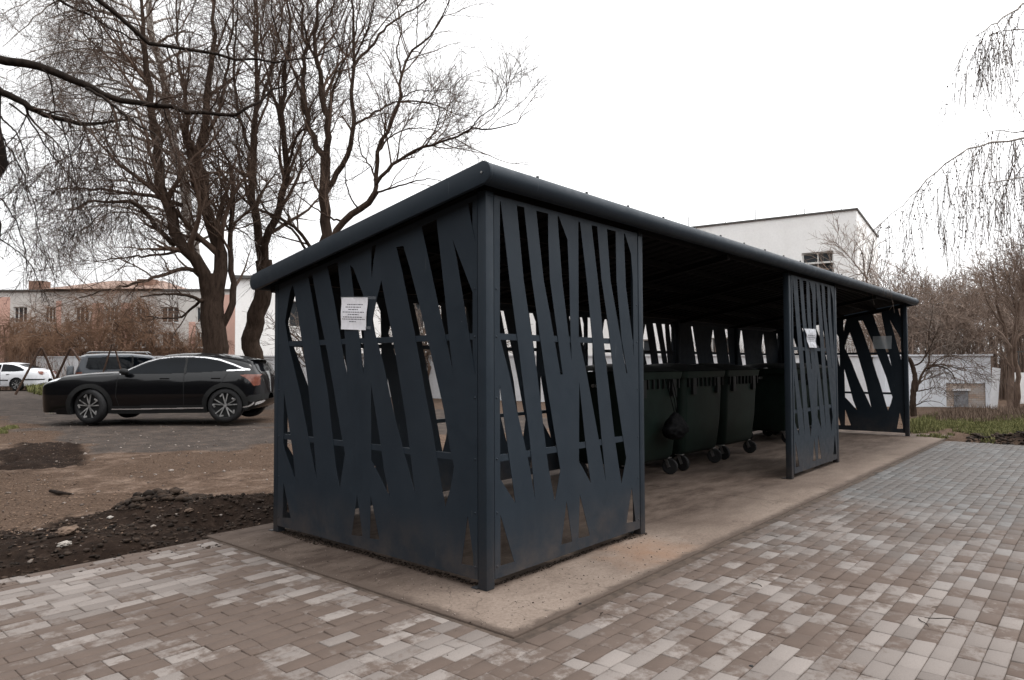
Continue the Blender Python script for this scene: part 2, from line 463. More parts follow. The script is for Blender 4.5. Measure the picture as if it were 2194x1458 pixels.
def ground_z(x, y):
    x = np.asarray(x, float); y = np.asarray(y, float)
    z = .10 * sstep(6.0, 15.0, y) + .05 * sstep(14, 30, y) - .035
    out = np.maximum(sstep(2.60, 2.80, y), sstep(11.25, 11.7, x) * sstep(-20, -19, y))
    rough = vn(x, y, .6) * .07 + vn(x, y, 2.1) * .05 + vn(x, y, 7.) * .022 + vn(x, y, 17.) * .012
    soil = soil_mask(x, y)
    z = z + out * (rough * (.25 + 1.5 * soil) + soil * (vn(x, y, 11.) * .03 + vn(x, y, 25.) * .02)) 
    z = z + out * (.18 * bumpf(x, y, HEAP[0][0], HEAP[0][1], .32, .28) + .13 * bumpf(x, y, HEAP[1][0], HEAP[1][1], .5, .22)
                   + .05 * bumpf(x, y, HEAP[2][0], HEAP[2][1], .7, .35) + .05 * bumpf(x, y, HEAP[3][0], HEAP[3][1], .4, .3)
                   + .15 * bumpf(x, y, HEAP[4][0] + .3, HEAP[4][1] - .5, .4, .7) )
    z = z - .06 * (1 - out) + .022 * out * sstep(4.5, 3.2, y)
    z = z + .12 * sstep(12.5, 19, x) * sstep(8, 2, y)
    return z
def pip(x, y, poly):
    ins = np.zeros(np.shape(x), bool); n = len(poly)
    for i in range(n):
        x0, y0 = poly[i]; x1, y1 = poly[(i + 1) % n]
        cnd = (y0 > y) != (y1 > y)
        with np.errstate(divide='ignore', invalid='ignore'):
            xi = x0 + (y - y0) * (x1 - x0) / (y1 - y0 if y1 != y0 else 1e-9)
        ins ^= cnd & (x < xi)
    return ins
def ppoly(pts, z=0.03): return [tuple(onz(px, py, z)[:2]) for px, py in pts]
SOILP = [(-2.6, 2.5), (11.0, 2.5), (9.0, 4.3), (.9, 3.6), (.40, 4.35), (.1, 4.75), (-.35, 4.25), (-1.2, 4.1), (-6, 5.5), (-9, 3.6), (-9, 2.5)]
WETP = ppoly([(-40, 968), (60, 950), (150, 952), (205, 972), (120, 990), (-40, 992)])
LEAFP = [ppoly([(190, 1000), (330, 968), (480, 958), (640, 940), (900, 930), (900, 985), (600, 1000), (300, 1018)]),
         ppoly([(-60, 1000), (120, 1000), (200, 1040), (330, 1052), (270, 1090), (100, 1128), (-200, 1160)]),
         ppoly([(-60, 895), (60, 905), (110, 935), (60, 955), (-60, 965)]),
         ppoly([(520, 880), (700, 880), (760, 905), (640, 920), (520, 902)])]
ROADP = ppoly([(-400, 842), (1500, 838), (1500, 905), (700, 935), (480, 952), (230, 965), (120, 950), (30, 905), (-400, 880)])
def fuzz(x, y, a=.35): return x + vn(x, y, 1.3) * a * 2 + vn(x, y, 4.1) * a, y + vn(y, x, 1.3) * a * 2 + vn(y, x, 4.1) * a
def soil_mask(x, y):
    fx, fy = fuzz(x, y, .28)
    m = pip(fx, fy, SOILP) | pip(fx, fy, WETP)
    h = HEAP[4]; m |= ((fx - h[0] - .3) / .55) ** 2 + ((fy - h[1] + .5) / .8) ** 2 < 1
    return m.astype(float)
def region(x, y):
    fx, fy = fuzz(x, y, .75)
    r = np.zeros(x.shape + (4,)); r[..., 3] = 1
    r[..., 0] = soil_mask(x, y)
    r[..., 1] = pip(fx, fy, ROADP)
    for p in LEAFP: r[..., 2] = np.maximum(r[..., 2], pip(fx, fy, p))
    r[..., 2] = np.maximum(r[..., 2], (x > 11.2) & (y > -6) & (x < 40))
    return r
def axis_pts(segs):
    out = []
    for a, b, s in segs: out += list(np.arange(a, b, s))
    out.append(segs[-1][1]); return np.array(out)
gx = axis_pts([(-300, -60, 40), (-60, -12, 4), (-12, -6, .5), (-6, 14, .085), (14, 26, .3), (26, 60, 2), (60, 400, 40)])
gy = axis_pts([(-200, -30, 30), (-30, -6, 3), (-6, 2.4, .3), (2.4, 7, .07), (7, 20, .14), (20, 48, .8), (48, 100, 8), (100, 400, 50)])
X, Y = np.meshgrid(gx, gy, indexing='ij')
Z = ground_z(X, Y)
V = np.stack([X, Y, Z], -1).reshape(-1, 3)
nx, ny = len(gx), len(gy)
I = np.arange(nx * ny).reshape(nx, ny)
F = np.stack([I[:-1, :-1], I[1:, :-1], I[1:, 1:], I[:-1, 1:]], -1).reshape(-1, 4)
RG = region(X, Y)
for _ in range(4):
    Q_ = np.pad(RG, ((1, 1), (1, 1), (0, 0)), 'edge'); RG = (Q_[:-2, 1:-1] + Q_[2:, 1:-1] + Q_[1:-1, :-2] + Q_[1:-1, 2:] + 2 * Q_[1:-1, 1:-1]) / 6
me = np_mesh('ground', V, F, {'region': RG.reshape(-1, 4)})
tag(link('ground', me, EARTH, smooth=True), kind='structure')

# added unseen dark rise behind the viewer, blocks low sky light and darkens reflections
az = np.radians(np.arange(92, 351, 1.5)); prof_r = np.array([46, 52, 58, 66, 80, 110.]); prof_h = np.array([-.3, .35, .8, 1., .9, -.1])
hh = (np.interp(np.degrees(az), [92, 110, 225, 255, 320, 350], [6, 26, 26, 19, 17, 9]))[:, None]
RRr = prof_r[None, :] + vn(az[:, None] * 20, prof_r[None, :], .7) * 9
HX = RRr * np.cos(az)[:, None]; HY = RRr * np.sin(az)[:, None]; HZ_ = prof_h[None, :] * hh * (1 + .7 * vn(HX, HY, .12) + .5 * vn(HX, HY, .5))
nI = np.arange(HX.size).reshape(HX.shape); FH_ = np.stack([nI[:-1, :-1], nI[1:, :-1], nI[1:, 1:], nI[:-1, 1:]], -1).reshape(-1, 4)
tag(link('unseen_light_blocker', np_mesh('unseen_light_blocker', np.stack([HX, HY, HZ_], -1).reshape(-1, 3), FH_), simple('dark_blocker', (.030, .024, .019), 1.0, .5, .4, spec=0.0), smooth=True), kind='structure')

# ------------------------------------------------------------------ concrete slab under the shelter
PX0, PX1, PY0, PY1 = -.43, 12.35, -.58, 2.70
mb = MB()
nx_ = 60
for (x0, x1) in ((PX0, 3.9), (3.904, 8.1), (8.104, PX1)):
    mb.box(x0, x1, PY0, PY1, -.20, 0.0)
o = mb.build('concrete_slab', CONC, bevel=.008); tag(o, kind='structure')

# ------------------------------------------------------------------ brick paving
rng = np.random.default_rng(11)
bl, bw, gap = .195, .0985, .0035
vs = []; fs = []; tone = []; luck = []
y = 2.60; row = 0
XE, YS = 11.22, -9.0
while y > YS:
    y1 = y; y0 = y - bw; row += 1
    x = -9 + (0.5 * bl if row % 2 else 0) + rng.uniform(-.01, .01)
    while x < XE:
        ln = bl if rng.random() > .13 else bl * .5
        x0, x1 = x, min(x + ln, XE); x += ln
        lim = PX0 - .035
        if y1 > PY0 - .03:
            if x0 >= lim: continue
            x1 = min(x1, lim)
            if y0 < PY0 - .03 and False: continue
        if x1 - x0 < .03: continue
        if y1 > PY0 - .03 and y0 < PY0 - .03 and x1 > lim: continue
        cx_, cy_ = (x0 + x1) / 2, (y0 + y1) / 2
        u, v, d = proj((cx_, cy_, 0))
        if d < .6 or u < -900 or u > 3100: 
            continue
        g = gap / 2; c = .004; j = rng.normal(0, .0016, 4) + rng.normal(0, .0012); zt = -.006
        X0, X1, Y0, Y1 = x0 + g, x1 - g, y0 + g, y1 - g
        b = len(vs)
        vs += [(X0, Y0, zt - .012), (X1, Y0, zt - .012), (X1, Y1, zt - .012), (X0, Y1, zt - .012),
               (X0, Y0, zt - .003 + j[0]), (X1, Y0, zt - .003 + j[1]), (X1, Y1, zt - .003 + j[2]), (X0, Y1, zt - .003 + j[3]),
               (X0 + c, Y0 + c, zt + j[0]), (X1 - c, Y0 + c, zt + j[1]), (X1 - c, Y1 - c, zt + j[2]), (X0 + c, Y1 - c, zt + j[3])]
        for k in range(4):
            n2 = (k + 1) % 4
            fs += [(b + k, b + n2, b + 4 + n2, b + 4 + k), (b + 4 + k, b + 4 + n2, b + 8 + n2, b + 8 + k)]
        fs.append((b + 8, b + 9, b + 10, b + 11))
        tone += [rng.random()] * 12; luck += [rng.random()] * 12
    y = y0
me = np_mesh('brick_paving', vs, fs, {'tone': tone, 'luck': luck})
tag(link('brick_paving', me, PAVER), kind='structure')
mb = MB(); mb.box(-12, XE, YS, PY0, -.06, -.0118); mb.box(-12, PX0, PY0, 2.62, -.06, -.0118)
tag(mb.build('paving_bed', JOINT), kind='structure')

# ------------------------------------------------------------------ shelter
FH=[[(0.132,2.431),(0.136,2.432),(0.223,1.918),(0.291,1.579),(0.341,1.319),(0.417,0.899),(0.474,0.483),(0.416,0.708),(0.352,0.905),(0.292,1.074),(0.215,1.321),(0.127,1.550)],
[(0.296,2.418),(0.348,2.451),(0.368,2.433),(0.451,1.938),(0.587,1.316),(0.708,0.828),(0.754,0.644),(0.688,0.439),(0.617,0.685),(0.588,0.838),(0.501,1.317),(0.364,1.930)],
[(0.495,2.442),(0.629,2.452),(0.632,2.201),(0.648,1.955),(0.788,1.304),(0.761,1.304),(0.653,1.693),(0.577,1.949),(0.529,2.229)],
[(0.735,2.437),(0.854,2.260),(0.873,1.975),(0.884,1.611),(0.895,1.398),(0.787,1.968),(0.745,2.327)],
[(0.988,2.437),(1.005,2.437),(1.089,1.995),(1.195,1.309),(1.269,0.830),(1.324,0.490),(1.226,0.833),(1.080,1.310),(0.983,1.580)],
[(1.155,2.422),(1.230,2.433),(1.287,2.012),(1.363,1.715),(1.442,1.305),(1.563,0.831),(1.617,0.637),(1.543,0.447),(1.506,0.584),(1.444,0.841),(1.347,1.342),(1.306,1.571),(1.236,2.008)],
[(1.364,2.432),(1.490,2.436),(1.497,2.031),(1.564,1.571),(1.643,1.303),(1.629,1.303),(1.551,1.574),(1.410,2.023)],
[(1.611,2.438),(1.717,2.261),(1.742,2.052),(1.745,1.433),(1.726,1.575),(1.634,1.991),(1.618,2.275)],
[(0.126,1.246),(0.204,0.828),(0.272,0.493),(0.127,0.662)],
[(0.985,1.248),(1.056,0.820),(1.123,0.506),(1.012,0.640),(0.975,0.678)],
[(0.128,0.440),(0.257,0.124),(0.126,0.127)],
[(0.823,0.422),(0.886,0.129),(0.759,0.131)],
[(0.983,0.446),(1.106,0.130),(0.963,0.137)],
[(1.694,0.398),(1.748,0.121),(1.612,0.133)]]
SH=[[(0.255,2.026),(0.283,1.960),(0.353,1.717),(0.463,1.313),(0.555,0.858),(0.612,0.468),(0.514,0.742),(0.370,1.155),(0.206,1.529),(0.144,1.734),(0.214,1.976)],
[(0.475,2.084),(0.533,2.087),(0.638,1.757),(0.745,1.457),(0.826,1.195),(0.917,0.879),(0.970,0.720),(0.908,0.455),(0.860,0.592),(0.804,0.872),(0.748,1.164),(0.659,1.458),(0.588,1.722)],
[(0.727,2.153),(0.866,2.154),(0.918,1.881),(0.964,1.574),(0.989,1.340),(0.994,1.305),(0.959,1.389),(0.912,1.575),(0.839,1.822),(0.789,1.979)],
[(1.023,2.121),(1.063,2.093),(1.181,1.888),(1.194,1.567),(1.190,1.303),(1.145,1.555),(1.070,1.888)],
[(1.277,2.233),(1.330,2.240),(1.299,2.122),(1.281,1.989),(1.273,2.091)],
[(1.389,1.977),(1.441,1.801),(1.513,1.575),(1.593,1.255),(1.654,1.012),(1.705,0.753),(1.748,0.514),(1.638,0.773),(1.550,0.984),(1.499,1.124),(1.407,1.397),(1.339,1.557),(1.285,1.679),(1.332,1.834)],
[(1.551,2.195),(1.625,2.197),(1.689,2.048),(1.798,1.758),(1.880,1.521),(2.005,1.149),(2.029,1.069),(2.082,0.841),(2.120,0.723),(2.090,0.599),(2.039,0.465),(1.991,0.642),(1.943,0.837),(1.912,0.966),(1.862,1.135),(1.746,1.575),(1.689,1.764),(1.616,2.010)],
[(1.811,2.308),(1.957,2.335),(2.014,1.969),(2.079,1.517),(2.113,1.313),(2.036,1.575),(1.979,1.748),(1.912,1.972)],
[(2.105,2.188),(2.308,1.783),(2.308,1.309),(2.250,1.575),(2.143,2.060)],
[(2.248,2.396),(2.309,2.404),(2.311,2.139),(2.269,2.292)],
[(0.134,1.165),(0.278,0.657),(0.312,0.451),(0.147,0.692),(0.132,0.737)],
[(1.274,1.250),(1.378,0.847),(1.425,0.636),(1.491,0.452),(1.361,0.607),(1.279,0.695)],
[(0.137,0.418),(0.250,0.142),(0.124,0.130)],
[(1.118,0.434),(1.184,0.142),(1.053,0.131)],
[(1.275,0.453),(1.375,0.149),(1.266,0.141)],
[(2.239,0.434),(2.298,0.134),(2.184,0.126)]]

sh = empty('waste_shelter', (0, 0, 0), 'long dark slate-blue metal waste shelter with slanted slot cut-outs and a sloping roof', 'shelter')
PW = .07
def roof_under(y): return 2.475 - .172 * (y + .06)
def frame_rails(name, parent, u0, u1, ztop, T, z0=.055):
    fr = MB(); b = .04
    fr.box(u0, u0 + b, .003, .04, z0, ztop(u0), T); fr.box(u1 - b, u1, .003, .04, z0, ztop(u1), T)
    fr.box(u0 + b, u1 - b, .003, .04, z0, z0 + b, T)
    fr.build('frame', PAINT, parent)
    for zc in (.79, 1.552):
        MB().box(u0 + b, u1 - b, .0035, .034, zc - .02, zc + .02, T).build('rail', PAINT, parent)
def panel(holes, u0, u1, ztop, TT, scale=1.0, zmax=None, hu0=0.0):
    """TT(u, w, z) world"""
    outer = [(u0, .055), (u1, .055), (u1, ztop(u1)), (u0, ztop(u0))]
    hs = []
    slope = (ztop(u1) - ztop(u0)) / (u1 - u0); c0 = ztop(u0) - slope * u0 - .03
    for h in holes:
        h = [(hu0 + p[0] * scale, p[1]) for p in h]
        h = clip_poly(h, -slope, 1.0, c0)
        h = clip_poly(h, 1, 0, u1 - .015); h = clip_poly(h, -1, 0, -(u0 + .015)) if h else h
        if len(h) >= 3: hs.append(h)
    mb = MB()
    plate(mb, outer, hs, .003, lambda u, v, w: TT(u, w, v))
    o = mb.build('wall_panel', PAINT, sh)
    frame_rails('x', o, u0 + .002, u1 - .002, lambda u: ztop(u) - .01, lambda p: TT(p[0], p[1], p[2]))
    return o
ztf = lambda u: 2.44
# near side wall (x = 0), u = 2.4 - y
panel(SH, .045, 2.325, lambda u: roof_under(2.4 - u) - .01, lambda u, w, z: (w, 2.4 - u, z))
# far end wall (x = 11.65)
panel(SH, .045, 2.325, lambda u: roof_under(2.4 - u) - .01, lambda u, w, z: (11.65 + w, 2.4 - u, z))
# front screens
panel(FH, .075, 1.815, ztf, lambda u, w, z: (u, w, z))
panel(FH, 5.33 + .08, 5.33 + 1.79, ztf, lambda u, w, z: (u, w, z), 1.0, None, 5.33)
# back wall: five screens, faces inwards
for i in range(5):
    xo = [-.02, 2.36, 4.80, 7.14, 9.46][i]
    panel([SH[k] for k in ((range(16),) * 3 + ((1, 5, 7, 12, 13, 15), (0, 5, 8, 12, 14, 15)))[i]], xo + .10, xo + 2.24, lambda u: 2.02, lambda u, w, z: (u, 2.40 + w, z), .955, None, xo)
posts = [(0, 0), (1.83, 0), (5.32, 0), (7.14, 0), (11.60, 0), (0, 2.345), (11.60, 2.345)] + [(x, 2.345) for x in (2.29, 4.72, 7.06, 9.38)]
for (x, y) in posts:
    mb = MB(); zt = roof_under(y + .035) - .004
    e = -.004 if (x, y) == (0, 0) else 0.0
    mb.box(x + e, x + PW, y + e, y + PW, 0.0005, zt)
    p = mb.build('post', PAINT, sh, bevel=.006, smooth=True, angle=.6)
    MB().box(x - .012, x + PW + .022, y + PW + .002, y + PW + .05, 0.0006, .006).build('foot_plate', PAINT, p)
# bolt heads that hold the two near screens to their frames
for pa, (u0_, u1_), TT in ((bpy.data.objects['wall_panel'], (.065, 2.305), lambda u, w, z: (w, 2.4 - u, z)), (bpy.data.objects['wall_panel.002'], (.095, 1.795), lambda u, w, z: (u, w, z))):
    nrm = (-1, 0, 0) if u1_ > 2 else (0, -1, 0)
    for u_ in (u0_, u1_):
        for z_ in (.13, .46, .79, 1.17, 1.55, 1.85):
            MB().lathe([(0, .0075), (.003, .0065), (.0045, 0)], TT(u_, 0, z_), nrm, 8).build('bolt', PAINT, pa, smooth=True)
# roof: sloping slab with rounded front and back edge
def rp(y, up=0.0): return 2.535 - .172 * (y + .06) + up
yF, yB, RR = -.06, 2.575, .068
RX0, RX1 = -.10, 12.03
def stadium(n=10, r=RR, yf=yF, yb=yB):
    pts = []
    for k in range(n + 1):
        a = math.pi / 2 + math.pi * k / n; pts.append((yf + r * math.cos(a), rp(yf) + r * math.sin(a)))
    for k in range(n + 1):
        a = -math.pi / 2 + math.pi * k / n; pts.append((yb + r * math.cos(a), rp(yb) + r * math.sin(a)))
    return pts
def prism(mb, prof, x0, x1):
    n = len(prof)
    mb.add([(x0, p[0], p[1]) for p in prof] + [(x1, p[0], p[1]) for p in prof],
           [tuple(range(n)), tuple(reversed(range(n, 2 * n)))] + [(i, (i + 1) % n, (i + 1) % n + n, i + n) for i in range(n)])
for x0, x1 in ((RX0, RX0 + .03), (RX1 - .03, RX1)):
    mb = MB(); prism(mb, stadium(14, RR + .002), x0, x1); fa = mb.build('fascia', PAINT, sh, bevel=.004, smooth=True, angle=.5)
    MB().lathe([(0, .0), (0, .007), (.004, .007), (.004, 0)], (x0 - .001, yF, rp(yF)), (-1, 0, 0), 10).build('rivet', STEEL, fa)
for yc, nm in ((yF, 'front_edge_tube'), (yB, 'rear_edge_tube')):
    mb = MB(); mb.tube([(RX0 + .031, yc, rp(yc)), (RX1 - .031, yc, rp(yc))], RR, 24); mb.build(nm, PAINT, sh, smooth=True, angle=.9)
# corrugated roof sheet
mb = MB(); prof = []; x = RX0 + .032
while x < RX1 - .05:
    prof += [(x, 0), (x + .09, 0), (x + .11, .02), (x + .17, .02)]; x += .19
prof = [p for p in prof if p[0] < RX1 - .035]
n = len(prof); vs = []; fs = []
for th in (0, -.002):
    for yy in (yF + .03, yB - .03):
        vs += [(p[0], yy, rp(yy, .018 + p[1] + th)) for p in prof]
for k in range(n - 1): fs += [(k, k + 1, n + k + 1, n + k), (2 * n + k, 3 * n + k, 3 * n + k + 1, 2 * n + k + 1)]
mb.add(vs, fs); rs = mb.build('roof_sheet', DECK, sh)
# purlins, rafters
for yy in (.08, .62, 1.22, 1.82, 2.36):
    mb = MB(); mb.box(RX0 + .034, RX1 - .034, yy - .02, yy + .02, rp(yy, -.045), rp(yy, .014)); mb.build('purlin', DECK, sh)
for xx in (.035, 1.86, 3.6, 5.35, 7.17, 9.4, 11.63):
    mb = MB(); mb.bar((xx, .0, rp(0, -.075)), (xx, 2.5, rp(2.5, -.075)), .05, .055); mb.build('rafter', DECK, sh)
xs = -.02
for k in range(21):
    xs = .449 + .571 * k
    if xs > RX1 - .1: break
    for yy in (-.052,):
        MB().lathe([(0, 0), (0, .015), (.006, .015), (.010, .010), (.022, .010), (.024, 0)], (xs, yy, rp(yF) + RR - .003), (0, -.05, 1), 8).build('screw', RUBBER, rs)
for (xx, yy) in ((-.04, .45), (-.04, 1.3), (-.04, 2.0), (.6, 2.2)):
    MB().lathe([(0, 0), (0, .014), (.006, .014), (.016, .008), (.018, 0)], (xx, yy, rp(yy, .040)), (0, -.17, 1), 8).build('screw', RUBBER, rs)

# ------------------------------------------------------------------ notices taped to the shelter
def sheet(name, label, corners, n, off, lines, mat_, group=None, wob=.004, seed=1, cat='notice', tape=True):
    """corners TL,TR,BR,BL on the plane; n outward normal"""
    r = np.random.default_rng(seed); TL, TR, BR, BL = [np.array(c, float) for c in corners]; n = np.array(n, float)
    K = 9; ph = r.uniform(0, 6, 3)
    def S(u, v, lift=0.):
        p = (TL * (1 - u) + TR * u) * (1 - v) + (BL * (1 - u) + BR * u) * v
        w = wob * (math.sin(u * 7 + ph[0]) * .5 + math.sin(v * 9 + ph[1]) * .6 + 1.1)
        return p + n * (off + w + lift)
    mb = MB(); vs = [S(i / K, j / K) for j in range(K + 1) for i in range(K + 1)]
    vs += [S(i / K, j / K, -.0007) for j in range(K + 1) for i in range(K + 1)]
    q = (K + 1) ** 2; fs = []
    for j in range(K):
        for i in range(K):
            a = j * (K + 1) + i; fs += [(a, a + 1, a + K + 2, a + K + 1), (a + q, a + K + 1 + q, a + K + 2 + q, a + 1 + q)]
    for k in range(K):
        for (a, b) in ((k, k + 1), (q - 1 - k, q - 2 - k), ((k + 1) * (K + 1), k * (K + 1)), (k * (K + 1) + K, (k + 1) * (K + 1) + K)):
            fs.append((a, a + q, b + q, b))
    mb.add(vs, fs)
    e = tag(mb.build(name, mat_, None, smooth=True, angle=.7), label, cat, group)
    if lines:
        tb = MB()
        for (v, u0, u1) in lines:
            u = u0
            while u < u1 - .02:
                w = r.uniform(.03, .11); w = min(w, u1 - u)
                h = .0125
                tb.add([S(u, v - h, .0006), S(u + w, v - h, .0006), S(u + w, v + h, .0006), S(u, v + h, .0006)], [(0, 1, 2, 3)])
                u += w + .018
        tb.build('printed_lines', INK, e)
    if tape:
        tp = MB()
        for (u0, u1, v0, v1) in ((-.02, 1.3, -.03, .055), (.98, 1.2, .88, .97)):
            tp.add([S(u0, v0, .0012), S(u1, v0, .0012), S(u1, v1, .0012), S(u0, v1, .0012)], [(0, 1, 2, 3)])
        tp.build('tape', TAPE, e)
    return e
m_, t_, b_ = new_mat('clear_tape'); b_.inputs['Base Color'].default_value = (.55, .58, .62, 1); b_.inputs['Alpha'].default_value = .16; b_.inputs['Roughness'].default_value = .2
TAPE = m_
m_, t_, b_ = new_mat('clear_sleeve'); t_.links.new(mix(t_, noise(t_, 9, 5), (.5, .58, .63), (.68, .74, .78)), b_.inputs['Base Color']); b_.inputs['Alpha'].default_value = .38; b_.inputs['Roughness'].default_value = .25
SLEEVE = m_
PAPER_G = simple('greyed_paper', (.42, .43, .46), .75, .3, 30)
def sp_(px, py): return onplane(px, py, (0, 0, 0), (1, 0, 0))
def fp_(px, py): return onplane(px, py, (0, 0, 0), (0, 1, 0))
def ep_(px, py): return onplane(px, py, (11.65, 0, 0), (1, 0, 0))
sheet('paper_notice', 'white printed sheet taped to the near side wall of the shelter', [sp_(733, 638), sp_(790, 638), sp_(785, 708), sp_(732, 706)], (-1, 0, 0), .004,
      [(.22, .24, .82), (.30, .18, .76), (.375, .3, .66), (.455, .08, .9), (.53, .3, .7), (.61, .1, .84), (.675, .06, .94), (.75, .34, .62)], PAPER, 'paper notices fixed to the shelter', seed=4)
sheet('paper_notice', 'crumpled torn white sheet on the front screen in the middle of the shelter', [fp_(1722, 705), fp_(1746, 706), fp_(1747, 746), fp_(1731, 745)], (0, -1, 0), .004,
      [(.35, .15, .8), (.45, .1, .85), (.55, .2, .75), (.65, .2, .8)], PAPER_G, 'paper notices fixed to the shelter', wob=.011, seed=7)
sheet('clear_sleeve_notice', 'blue-grey see-through plastic sleeve hanging on the far end wall of the shelter', [ep_(1870, 721), ep_(1911, 720), ep_(1910, 748), ep_(1871, 748)], (-1, 0, 0), .004, None, SLEEVE, 'paper notices fixed to the shelter', seed=9, tape=False, wob=.002)

# ------------------------------------------------------------------ wheeled bins
BIN = simple('dark_green_plastic', (.0060, .0125, .0098), .5, .25, 5, spec=.18, bmp=.1)
BIN_L = simple('dark_lid_plastic', (.004, .005, .005), .55, .2, 5)
def make_bin(x, y, label, lidtilt=0.):
    """origin = floor centre of the front edge; front faces -y"""
    b = empty('wheeled_bin', (x, y, 0), label, 'bin', 'four-wheeled waste bins in the shelter')
    W, D = 1.22, 1.02
    mb = MB(); rings = []
    spec = [(.185, .84, .60, .20), (.20, 1.0, .78, .13), (.25, 1.07, .86, .09), (.60, 1.12, .91, .05), (1.0, 1.15, .95, .03), (1.19, 1.16, .97, .02)]
    n = 6
    def ring(z, w, d, off):
        out = []; r = .09
        for (sx, sy, a0) in ((1, -1, -90), (1, 1, 0), (-1, 1, 90), (-1, -1, 180)):
            cx_ = sx * (w / 2 - r); cy_ = off + d / 2 + sy * (d / 2 - r)
            for k in range(n):
                a = math.radians(a0 + 90 * k / (n - 1)); out.append((x + cx_ + r * math.cos(a), y + cy_ + r * math.sin(a), z))
        return out
    R_ = [ring(*s) for s in spec]; q = len(R_[0]); vs = [p for r in R_ for p in r]; fs = []
    for i in range(len(R_) - 1):
        for k in range(q): fs.append((i * q + k, i * q + (k + 1) % q, (i + 1) * q + (k + 1) % q, (i + 1) * q + k))
    fs.append(tuple(reversed(range(q))))
    mb.add(vs, fs); body = mb.build('tub', BIN, b, smooth=True, angle=.7)
    mb = MB(); R1 = ring(1.19, W + .02, D + .03, .0); R2 = ring(1.275, W + .05, D + .06, -.015); R0 = ring(1.19, 1.15, .96, .02)
    vs = R0 + R1 + R2 + ring(1.275, 1.12, .93, .035); fs = []
    for i in range(3):
        for k in range(q): fs.append((i * q + k, i * q + (k + 1) % q, (i + 1) * q + (k + 1) % q, (i + 1) * q + k))
    mb.add(vs, fs); mb.build('rim', BIN, b, smooth=True, angle=.6)
    for k in range(9): MB().box(x - .5 + k * .125 - .012, x - .5 + k * .125 + .012, y - .006, y + .05, 1.075, 1.189).build('lifting_tooth', BIN_L, b, bevel=.004)
    for sx in (-.36, .36): MB().box(x + sx - .05, x + sx + .05, y - .012, y + .06, .98, 1.185).build('lifting_lug', BIN_L, b, bevel=.004)
    # domed lid
    mb = MB(); K = 12; vs = []; fs = []
    for j in range(K + 1):
        for i in range(K + 1):
            u, v = i / K, j / K
            vs.append((x - .62 + 1.24 * u, y - .01 + 1.05 * v, 1.283 + .085 * (math.sin(math.pi * u) ** .5) * (math.sin(math.pi * v) ** .5) + .02 * v))
    q2 = (K + 1) ** 2
    for j in range(K):
        for i in range(K): a = j * (K + 1) + i; fs.append((a, a + 1, a + K + 2, a + K + 1))
    mb.add(vs, fs); mb.build('lid', BIN_L, b, smooth=True)
    for sx in (-1, 1):
        MB().tube([(x + sx * .575, y + .5, 1.12), (x + sx * .66, y + .5, 1.12)], .022, 10).build('trunnion', STEEL, b)
    for sx, sy in ((-1, 0), (1, 0), (-1, 1), (1, 1)):
        cx_, cy_ = x + sx * .47, y + .12 + sy * .68
        w = MB(); w.lathe([(-.022, 0), (-.022, .088), (-.014, .098), (.014, .098), (.022, .088), (.022, 0)], (cx_, cy_, .0985), (1, .25 * sx, 0), 20)
        wo_ = w.build('caster', RUBBER, b, smooth=True, angle=.5)
        f = MB(); f.bar((cx_ - .032, cy_, .09), (cx_ - .03, cy_ + .05, .205), .006, .04); f.bar((cx_ + .032, cy_, .09), (cx_ + .03, cy_ + .05, .205), .006, .04)
        f.box(cx_ - .045, cx_ + .045, cy_ + .0, cy_ + .09, .200, .21); f.build('bracket', STEEL, wo_)
    return b
make_bin(4.30, 1.18, 'dark green wheeled bin nearest the camera, black bag hanging on its front')
make_bin(5.60, 1.19, 'dark green wheeled bin in the middle of the three in the first open bay')
make_bin(6.92, 1.22, 'dark green wheeled bin farthest right of the three in the first open bay')
make_bin(9.55, 1.25, 'dark wheeled bin hidden behind the middle front screen')
make_bin(10.86, 1.25, 'dark wheeled bin seen in the gap just right of the middle front screen')
# bag hanging on the first bin
bag = empty('hanging_bag', (4.50, 1.10, .45), 'lumpy black plastic bag hanging by cords on the front of the nearest bin', 'bag')
BAGM = simple('black_film', (.0025, .0025, .003), .7, .3, 20, spec=.08, bmp=.6, bscale=25, bdist=.02)
bm = bmesh.new(); bmesh.ops.create_icosphere(bm, subdivisions=4, radius=1)
for v in bm.verts:
    p = v.co; k = 1 + .13 * vn(p.x * 3 + 5, p.z * 3, 1.7) * 2 + .08 * vn(p.y * 6, p.z * 7, 2.)
    zz = p.z
    wdt = .235 * (1 - .62 * max(0, zz) ** 1.2) * k
    v.co = Vector((4.46 + p.x * wdt, 1.06 + p.y * .12 * k * (1 - .4 * max(0, zz)), .60 + zz * (.20 if zz > 0 else .13)))
me = bpy.data.meshes.new('sack'); bm.to_mesh(me); bm.free(); link('sack', me, BAGM, bag, smooth=True)
for dx in (-.05, .03, .09):
    MB().tube([(4.50 + dx * .4, 1.06, .72), (4.49 + dx, 1.10, .95), (4.47 + dx * 1.2, 1.155, 1.19)], .006, 6).build('cord', BAGM, bag, smooth=True)

